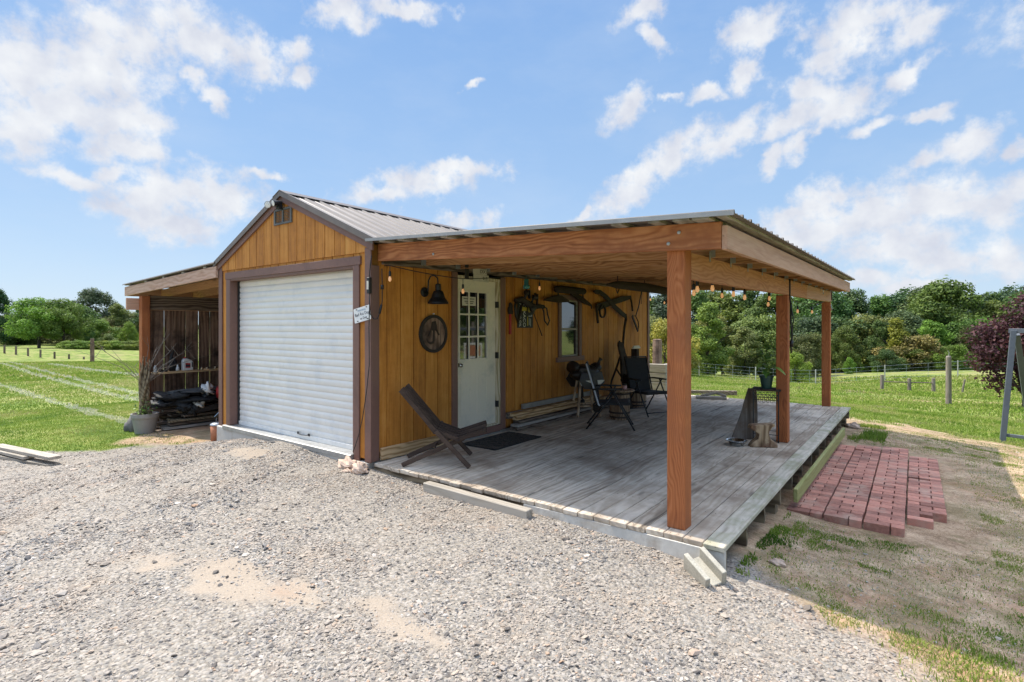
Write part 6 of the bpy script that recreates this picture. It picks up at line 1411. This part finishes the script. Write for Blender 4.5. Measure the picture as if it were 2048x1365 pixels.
TREES = [
('tall',-11.65,48.97,4.01,1.25,LIT,'bright green rounded tree at the wood edge just right of the nearest porch post',None),
('bushy',-13.05,45.39,-0.17,1.10,LIT,'low bright green bush left of the bright rounded tree, seen past the nearest post',None),
('bushy',-12.63,40.68,2.10,1.00,YEL,'yellow-green bush seen between the shed corner and the nearest post',None),
('airy',-9.56,54.34,1.44,1.30,OLV,'wispy olive tree behind the potted plant',None),
('bushy',-6.89,53.87,-0.77,1.00,MID,'low bush behind the leafy plant and left of the middle post',None),
('bushy',-3.82,52.43,0.85,1.00,OLV,'rounded olive tree between the middle and far posts',None),
('bushy',-3.80,47.41,-0.68,0.80,LIT,'small light green bush right of the middle post',None),
('oak',-1.56,61.70,1.44,0.90,MID,'mid green tree just right of the far post',None),
('bushy',-0.50,54.97,-1.34,0.70,LIT,'small bright bush at the wire fence right of the far post',None),
('oak2',1.21,66.33,2.25,0.80,DKG,'dark tree in front of the wood right of the porch',None),
('cedar',2.70,64.95,2.85,1.20,YEL,'yellow-green pointed conifer in the middle of the wood',None),
('bushy',4.16,64.81,0.58,1.50,OLV,'broad pale olive tree left of the tall round post',None),
('bushy',2.05,59.43,-0.72,1.20,DKG,'low dark bush above the three stub posts',None),
('oak',6.64,80.54,6.88,1.15,MID,'tallest tree of the wood with a broad domed crown',None),
('oak2',5.70,69.76,2.25,1.00,LIT,'light green tree in front of the tallest domed tree',None),
('bushy',7.15,63.32,-0.24,1.00,MID,'bush directly behind the tall round post',None),
('airy',10.52,88.53,5.52,1.20,BLU,'sparse bluish tree on the skyline right of the tallest domed tree',None),
('oak',8.98,69.75,1.44,0.90,DKG,'dark leafy tree left of the purple tree',None),
('oak2',11.93,79.55,4.60,1.10,MID,'green tree above the purple tree',None),
('oak',15.80,87.53,5.72,1.10,DKG,'dark tree on the skyline at the right edge of the photo',None),
('oak2',-25.20,65.46,6.07,1.11,MID,'tall dark tree in the back row of the wood behind the wire fence','back row trees of the wood behind the wire fence'),
('oak2',-21.49,65.26,6.94,1.09,BLU,'tall dark tree in the back row of the wood behind the wire fence','back row trees of the wood behind the wire fence'),
('tall',-19.36,69.11,6.79,1.05,MID,'tall dark tree in the back row of the wood behind the wire fence','back row trees of the wood behind the wire fence'),
('oak',-19.34,80.91,6.99,1.14,MID,'tall dark tree in the back row of the wood behind the wire fence','back row trees of the wood behind the wire fence'),
('tall',-15.51,80.50,7.53,1.03,DKG,'tall dark tree in the back row of the wood behind the wire fence','back row trees of the wood behind the wire fence'),
('oak2',-10.50,73.04,6.47,1.13,MID,'tall dark tree in the back row of the wood behind the wire fence','back row trees of the wood behind the wire fence'),
('tall',-10.04,89.06,6.85,1.19,MID,'tall dark tree in the back row of the wood behind the wire fence','back row trees of the wood behind the wire fence'),
('oak',-5.30,78.82,6.64,1.07,DKG,'tall dark tree in the back row of the wood behind the wire fence','back row trees of the wood behind the wire fence'),
('tall',-2.72,82.97,6.90,1.06,BLU,'tall dark tree in the back row of the wood behind the wire fence','back row trees of the wood behind the wire fence'),
('tall',-0.42,94.86,6.55,1.10,MID,'tall dark tree in the back row of the wood behind the wire fence','back row trees of the wood behind the wire fence'),
('oak',2.69,98.48,7.02,1.20,BLU,'tall dark tree in the back row of the wood behind the wire fence','back row trees of the wood behind the wire fence'),
('oak2',5.82,96.77,7.93,1.13,DKG,'tall dark tree in the back row of the wood behind the wire fence','back row trees of the wood behind the wire fence'),
('tall',8.55,90.75,5.74,1.02,BLU,'tall dark tree in the back row of the wood behind the wire fence','back row trees of the wood behind the wire fence'),
('oak2',11.16,90.14,6.05,1.04,DKG,'tall dark tree in the back row of the wood behind the wire fence','back row trees of the wood behind the wire fence'),
('oak',13.89,92.28,6.47,1.06,BLU,'tall dark tree in the back row of the wood behind the wire fence','back row trees of the wood behind the wire fence'),
('tall',17.42,101.11,6.70,1.04,DKG,'tall dark tree in the back row of the wood behind the wire fence','back row trees of the wood behind the wire fence'),
('oak2',20.81,106.72,6.87,1.20,DKG,'tall dark tree in the back row of the wood behind the wire fence','back row trees of the wood behind the wire fence'),
('tall',22.88,103.42,7.61,1.19,DKG,'tall dark tree in the back row of the wood behind the wire fence','back row trees of the wood behind the wire fence'),
('oak2',28.33,119.23,7.02,1.12,DKG,'tall dark tree in the back row of the wood behind the wire fence','back row trees of the wood behind the wire fence'),
('oak2',31.57,121.86,7.51,1.17,DKG,'tall dark tree in the back row of the wood behind the wire fence','back row trees of the wood behind the wire fence'),
('bushy',-20.20,55.36,2.67,1.04,OLV,'leafy tree in the middle row of the wood behind the wire fence','middle row trees of the wood behind the wire fence'),
('bushy',-17.73,58.89,2.49,0.98,BLU,'leafy tree in the middle row of the wood behind the wire fence','middle row trees of the wood behind the wire fence'),
('oak2',-14.96,61.95,3.16,1.14,OLV,'leafy tree in the middle row of the wood behind the wire fence','middle row trees of the wood behind the wire fence'),
('oak',-11.61,63.00,2.51,1.15,OLV,'leafy tree in the middle row of the wood behind the wire fence','middle row trees of the wood behind the wire fence'),
('bushy',-8.36,63.92,2.83,0.87,MID,'leafy tree in the middle row of the wood behind the wire fence','middle row trees of the wood behind the wire fence'),
('bushy',-5.75,68.27,2.68,1.03,BLU,'leafy tree in the middle row of the wood behind the wire fence','middle row trees of the wood behind the wire fence'),
('bushy',-2.49,68.13,2.60,1.14,DKG,'leafy tree in the middle row of the wood behind the wire fence','middle row trees of the wood behind the wire fence'),
('bushy',0.54,68.50,2.80,0.94,OLV,'leafy tree in the middle row of the wood behind the wire fence','middle row trees of the wood behind the wire fence'),
('oak',3.29,74.98,3.26,1.08,BLU,'leafy tree in the middle row of the wood behind the wire fence','middle row trees of the wood behind the wire fence'),
('oak2',6.33,79.12,3.12,1.08,DKG,'leafy tree in the middle row of the wood behind the wire fence','middle row trees of the wood behind the wire fence'),
('bushy',9.06,75.04,2.42,0.94,MID,'leafy tree in the middle row of the wood behind the wire fence','middle row trees of the wood behind the wire fence'),
('oak',12.04,78.79,1.99,0.91,BLU,'leafy tree in the middle row of the wood behind the wire fence','middle row trees of the wood behind the wire fence'),
('oak',15.14,82.77,2.21,1.13,BLU,'leafy tree in the middle row of the wood behind the wire fence','middle row trees of the wood behind the wire fence'),
('oak',18.40,87.07,3.18,0.95,DKG,'leafy tree in the middle row of the wood behind the wire fence','middle row trees of the wood behind the wire fence'),
('oak2',21.39,89.16,1.84,0.92,BLU,'leafy tree in the middle row of the wood behind the wire fence','middle row trees of the wood behind the wire fence'),
('oak',23.44,86.73,2.51,1.09,BLU,'leafy tree in the middle row of the wood behind the wire fence','middle row trees of the wood behind the wire fence'),
('bushy',-17.82,49.74,-0.91,1.04,LIT,'low undergrowth bush along the foot of the wood behind the wire fence','undergrowth bushes of the wood behind the wire fence'),
('bushy',-15.39,51.54,-0.77,1.14,LIT,'low undergrowth bush along the foot of the wood behind the wire fence','undergrowth bushes of the wood behind the wire fence'),
('bushy',-12.47,51.73,-1.30,1.09,LIT,'low undergrowth bush along the foot of the wood behind the wire fence','undergrowth bushes of the wood behind the wire fence'),
('bushy',-10.36,54.41,-1.02,0.91,OLV,'low undergrowth bush along the foot of the wood behind the wire fence','undergrowth bushes of the wood behind the wire fence'),
('bushy',-7.78,55.26,-0.86,1.28,OLV,'low undergrowth bush along the foot of the wood behind the wire fence','undergrowth bushes of the wood behind the wire fence'),
('bushy',-5.79,59.13,-2.06,1.12,OLV,'low undergrowth bush along the foot of the wood behind the wire fence','undergrowth bushes of the wood behind the wire fence'),
('bushy',-3.43,61.46,-1.70,1.20,DKG,'low undergrowth bush along the foot of the wood behind the wire fence','undergrowth bushes of the wood behind the wire fence'),
('bushy',-0.94,62.62,-1.59,1.12,LIT,'low undergrowth bush along the foot of the wood behind the wire fence','undergrowth bushes of the wood behind the wire fence'),
('bushy',1.46,64.71,-1.88,0.95,LIT,'low undergrowth bush along the foot of the wood behind the wire fence','undergrowth bushes of the wood behind the wire fence'),
('bushy',3.93,63.35,-0.61,1.26,MID,'low undergrowth bush along the foot of the wood behind the wire fence','undergrowth bushes of the wood behind the wire fence'),
('bushy',6.31,68.46,-1.48,1.09,DKG,'low undergrowth bush along the foot of the wood behind the wire fence','undergrowth bushes of the wood behind the wire fence'),
('bushy',8.52,66.23,-1.22,1.17,MID,'low undergrowth bush along the foot of the wood behind the wire fence','undergrowth bushes of the wood behind the wire fence'),
('bushy',10.99,70.15,-1.17,1.04,DKG,'low undergrowth bush along the foot of the wood behind the wire fence','undergrowth bushes of the wood behind the wire fence'),
('bushy',13.18,70.45,-1.73,1.22,OLV,'low undergrowth bush along the foot of the wood behind the wire fence','undergrowth bushes of the wood behind the wire fence'),
('bushy',15.34,71.14,-0.83,1.11,DKG,'low undergrowth bush along the foot of the wood behind the wire fence','undergrowth bushes of the wood behind the wire fence'),
('bushy',18.34,77.23,-0.89,1.27,LIT,'low undergrowth bush along the foot of the wood behind the wire fence','undergrowth bushes of the wood behind the wire fence'),
('bushy',20.74,79.00,-1.81,1.10,DKG,'low undergrowth bush along the foot of the wood behind the wire fence','undergrowth bushes of the wood behind the wire fence'),
('oak2',-156.74,21.27,10.35,0.80,BLU,'tall dark tree at the left edge of the photo',None),
('spread',-136.03,24.50,6.89,1.00,LIT,'spreading green field tree with a visible trunk, left of the pair',None),
('spread',-134.58,28.12,6.79,0.90,MID,'spreading green field tree with two stems, right of the pair',None),
('bushy',-162.17,25.93,4.83,1.20,DKG,'dark bush between the left edge tree and the spreading trees',None),
('oak',-166.00,41.88,11.08,1.10,BLU,'tallest dark tree behind the lone post in the left field',None),
('oak2',-147.29,41.06,6.93,1.00,OLV,'pale grey-green tree left of the lean-to roof',None),
('bushy',-138.45,35.23,3.01,1.20,MID,'mid green bushy tree left of the lean-to',None),
('airy',-132.81,31.98,1.37,0.80,DKG,'small dark tree directly behind the lone tall post',None),
('oak',-131.06,38.36,2.44,0.80,LIT,'light green tree touching the lean-to post in the view',None),
('oak2',-162.59,38.19,5.10,0.80,MID,'green tree between the two-stemmed tree and the tallest dark tree',None),
('bushy',-131.13,34.53,0.00,1.10,OLV,'low olive bush at the edge of the left field',None),
('oak2',-142.74,45.24,6.72,1.10,DKG,'distant tree hidden behind the shed and lean-to','trees behind the shed'),
('oak2',-130.67,48.75,6.17,1.10,DKG,'distant tree hidden behind the shed and lean-to','trees behind the shed'),
('oak',-126.99,55.42,5.55,1.10,DKG,'distant tree hidden behind the shed and lean-to','trees behind the shed'),
('oak',-124.41,63.09,7.93,1.10,DKG,'distant tree hidden behind the shed and lean-to','trees behind the shed'),
('bushy',-113.06,66.24,7.75,1.10,DKG,'distant tree hidden behind the shed and lean-to','trees behind the shed'),
('oak',-106.44,71.90,6.42,1.10,MID,'distant tree hidden behind the shed and lean-to','trees behind the shed'),
('oak2',-93.94,73.07,6.46,1.10,OLV,'distant tree hidden behind the shed and lean-to','trees behind the shed'),
('oak2',-89.89,80.54,6.95,1.10,MID,'distant tree hidden behind the shed and lean-to','trees behind the shed'),
('bushy',-81.09,83.86,6.01,1.10,OLV,'distant tree hidden behind the shed and lean-to','trees behind the shed'),
('oak',-76.84,91.93,7.54,1.10,DKG,'distant tree hidden behind the shed and lean-to','trees behind the shed'),
('bushy',-69.82,97.16,6.00,1.10,MID,'distant tree hidden behind the shed and lean-to','trees behind the shed'),
('oak2',-65.00,105.81,7.83,1.10,DKG,'distant tree hidden behind the shed and lean-to','trees behind the shed'),
('bushy',-55.91,107.76,6.32,1.10,MID,'distant tree hidden behind the shed and lean-to','trees behind the shed'),
('oak2',-49.27,113.73,5.77,1.10,DKG,'distant tree hidden behind the shed and lean-to','trees behind the shed'),
('bushy',-177.17,20.06,4.97,1.22,OLV,'leafy tree in the bank of trees behind the left field','bank of trees behind the left field'),
('oak',-177.60,22.90,5.36,1.31,MID,'leafy tree in the bank of trees behind the left field','bank of trees behind the left field'),
('oak2',-183.48,26.74,4.43,1.34,DKG,'leafy tree in the bank of trees behind the left field','bank of trees behind the left field'),
('bushy',-165.72,26.65,4.13,1.44,OLV,'leafy tree in the bank of trees behind the left field','bank of trees behind the left field'),
('bushy',-172.71,30.91,4.53,1.23,OLV,'leafy tree in the bank of trees behind the left field','bank of trees behind the left field'),
('oak',-168.07,33.04,6.69,1.43,DKG,'leafy tree in the bank of trees behind the left field','bank of trees behind the left field'),
('oak',-155.28,33.23,6.15,1.46,OLV,'leafy tree in the bank of trees behind the left field','bank of trees behind the left field'),
('oak',-154.63,36.10,6.41,1.45,DKG,'leafy tree in the bank of trees behind the left field','bank of trees behind the left field'),
('oak2',-160.02,40.69,4.22,1.29,OLV,'leafy tree in the bank of trees behind the left field','bank of trees behind the left field'),
('bushy',-147.05,40.29,3.61,1.36,OLV,'leafy tree in the bank of trees behind the left field','bank of trees behind the left field'),
('oak',-146.49,43.35,4.91,1.22,OLV,'leafy tree in the bank of trees behind the left field','bank of trees behind the left field'),
('oak',-205.44,-11.51,7.03,1.00,DKG,'distant tree beyond the left edge of the photo','trees beyond the left edge'),
('oak2',-221.81,-7.04,7.28,1.00,OLV,'distant tree beyond the left edge of the photo','trees beyond the left edge'),
('oak2',-205.13,-1.81,5.78,1.00,MID,'distant tree beyond the left edge of the photo','trees beyond the left edge'),
('spread',-195.29,3.16,5.73,1.00,MID,'distant tree beyond the left edge of the photo','trees beyond the left edge'),
('oak',-199.92,8.86,8.43,1.00,MID,'distant tree beyond the left edge of the photo','trees beyond the left edge'),
('oak2',-189.36,13.83,5.77,1.00,OLV,'distant tree beyond the left edge of the photo','trees beyond the left edge'),
('spread',-174.73,18.07,7.18,1.00,OLV,'distant tree beyond the left edge of the photo','trees beyond the left edge'),
('bushy',-121.75,25.33,-1.12,1.90,LIT,'low bright green shrub in the hedge at the far edge of the left field','hedge shrubs of the left field'),
('bushy',-120.80,26.44,-1.13,1.90,LIT,'low bright green shrub in the hedge at the far edge of the left field','hedge shrubs of the left field'),
('bushy',-119.84,27.55,-1.14,1.90,LIT,'low bright green shrub in the hedge at the far edge of the left field','hedge shrubs of the left field'),
('bushy',-118.87,28.66,-1.15,1.90,LIT,'low bright green shrub in the hedge at the far edge of the left field','hedge shrubs of the left field'),
('bushy',-117.89,29.78,-1.15,1.90,LIT,'low bright green shrub in the hedge at the far edge of the left field','hedge shrubs of the left field'),
('bushy',-116.91,30.91,-1.16,1.90,LIT,'low bright green shrub in the hedge at the far edge of the left field','hedge shrubs of the left field'),
('bushy',-115.92,32.05,-1.17,1.90,LIT,'low bright green shrub in the hedge at the far edge of the left field','hedge shrubs of the left field'),
('bushy',-114.92,33.19,-1.18,1.90,LIT,'low bright green shrub in the hedge at the far edge of the left field','hedge shrubs of the left field'),
('bushy',-113.91,34.34,-1.18,1.90,LIT,'low bright green shrub in the hedge at the far edge of the left field','hedge shrubs of the left field'),
('bushy',-112.89,35.49,-1.19,1.90,LIT,'low bright green shrub in the hedge at the far edge of the left field','hedge shrubs of the left field'),
('oak2',42.00,42.00,9.00,1.20,DKG,'tree across the side field, mirrored in the door glass','trees across the side field'),
('oak2',50.00,36.00,10.00,1.20,DKG,'tree across the side field, mirrored in the door glass','trees across the side field'),
('oak',47.00,50.00,9.00,1.20,DKG,'tree across the side field, mirrored in the door glass','trees across the side field'),
('oak2',56.00,46.00,11.00,1.20,MID,'tree across the side field, mirrored in the door glass','trees across the side field'),
('oak2',38.00,56.00,9.00,1.20,DKG,'tree across the side field, mirrored in the door glass','trees across the side field'),
('oak',60.00,30.00,9.00,1.20,MID,'tree across the side field, mirrored in the door glass','trees across the side field'),
('oak',64.00,20.00,10.00,1.20,DKG,'tree across the side field, mirrored in the door glass','trees across the side field'),
('oak2',30.00,62.00,9.00,1.20,DKG,'tree across the side field, mirrored in the door glass','trees across the side field'),
('oak2',66.00,8.00,10.00,1.20,MID,'tree across the side field, mirrored in the door glass','trees across the side field'),
('oak2',52.00,60.00,10.00,1.20,DKG,'tree across the side field, mirrored in the door glass','trees across the side field'),
]
HT = {'oak':11,'oak2':11.5,'tall':13,'bushy':6,'cedar':8,'spread':8.6,'airy':9}
for key, x, y, ztop, wf, col, label, group in TREES:
    h = ztop-g1(x, y)+.15; s_ = h/HT[key]; j = lambda: random.uniform(.85, 1.15)
    f_ = j(); plant(key, x, y, s_*wf, tuple(c*f_*j() for c in col), label, group, sz=s_)
# purple-leaved tree near the swing frame
pr_ = bpy.data.objects.new('purple_leaf_tree', None); C.objects.link(pr_); pr_.location = (7.72, 22.2, g1(7.72, 22.2)-.05)
tag(pr_, 'purple-leaved small tree behind the swing frame at the right edge', 'tree')
lb_ = [(-.9,-.2,2.0,.65,.6,.5),(-.5,.2,2.7,.7,.6,.6),(.1,0,3.2,.8,.7,.7),(.7,.1,2.6,.8,.7,.7),(0,-.3,2.2,.9,.8,.6),(.9,-.2,1.8,.7,.7,.5),(-.45,0,1.45,.55,.5,.4),(.35,.2,1.5,.7,.6,.45),(1.3,.1,2.3,.6,.6,.6),(-1.1,0,2.6,.5,.5,.45),(.3,.1,3.8,.6,.5,.5),(.9,0,3.4,.6,.5,.5),(-.7,0,.95,.45,.4,.35),(-1.1,.1,1.6,.4,.4,.35),(.2,0,.9,.5,.5,.3),(.9,0,1.1,.6,.5,.35),(1.5,0,1.5,.6,.5,.45)]
cr = bpy.data.objects.new('crown', crown(77, lb_, 10500, .115, .2)); cr.data.materials.append(M['treeleaf']); C.objects.link(cr); cr.parent = pr_; cr.color = (*PUR, 1)
q = MB().rnd()
for k, (ex, ey, ez) in enumerate(((-1.0,0,2.3),(-.5,.2,2.8),(.1,.1,3.4),(.7,0,2.9),(1.0,-.2,2.2),(-.6,-.2,1.5))):
    q.tube([(0,0,-.2),(0.02*k,0,.5),(ex*.5,ey*.5,.5+(ez-.5)*.45),(ex,ey,ez)], [.07,.055,.035,.012], 7)
q.build('trunk', M['bark'], pr_)
for root in KIND.values():
    for ch in list(root.children): bpy.data.objects.remove(ch)
    bpy.data.objects.remove(root)
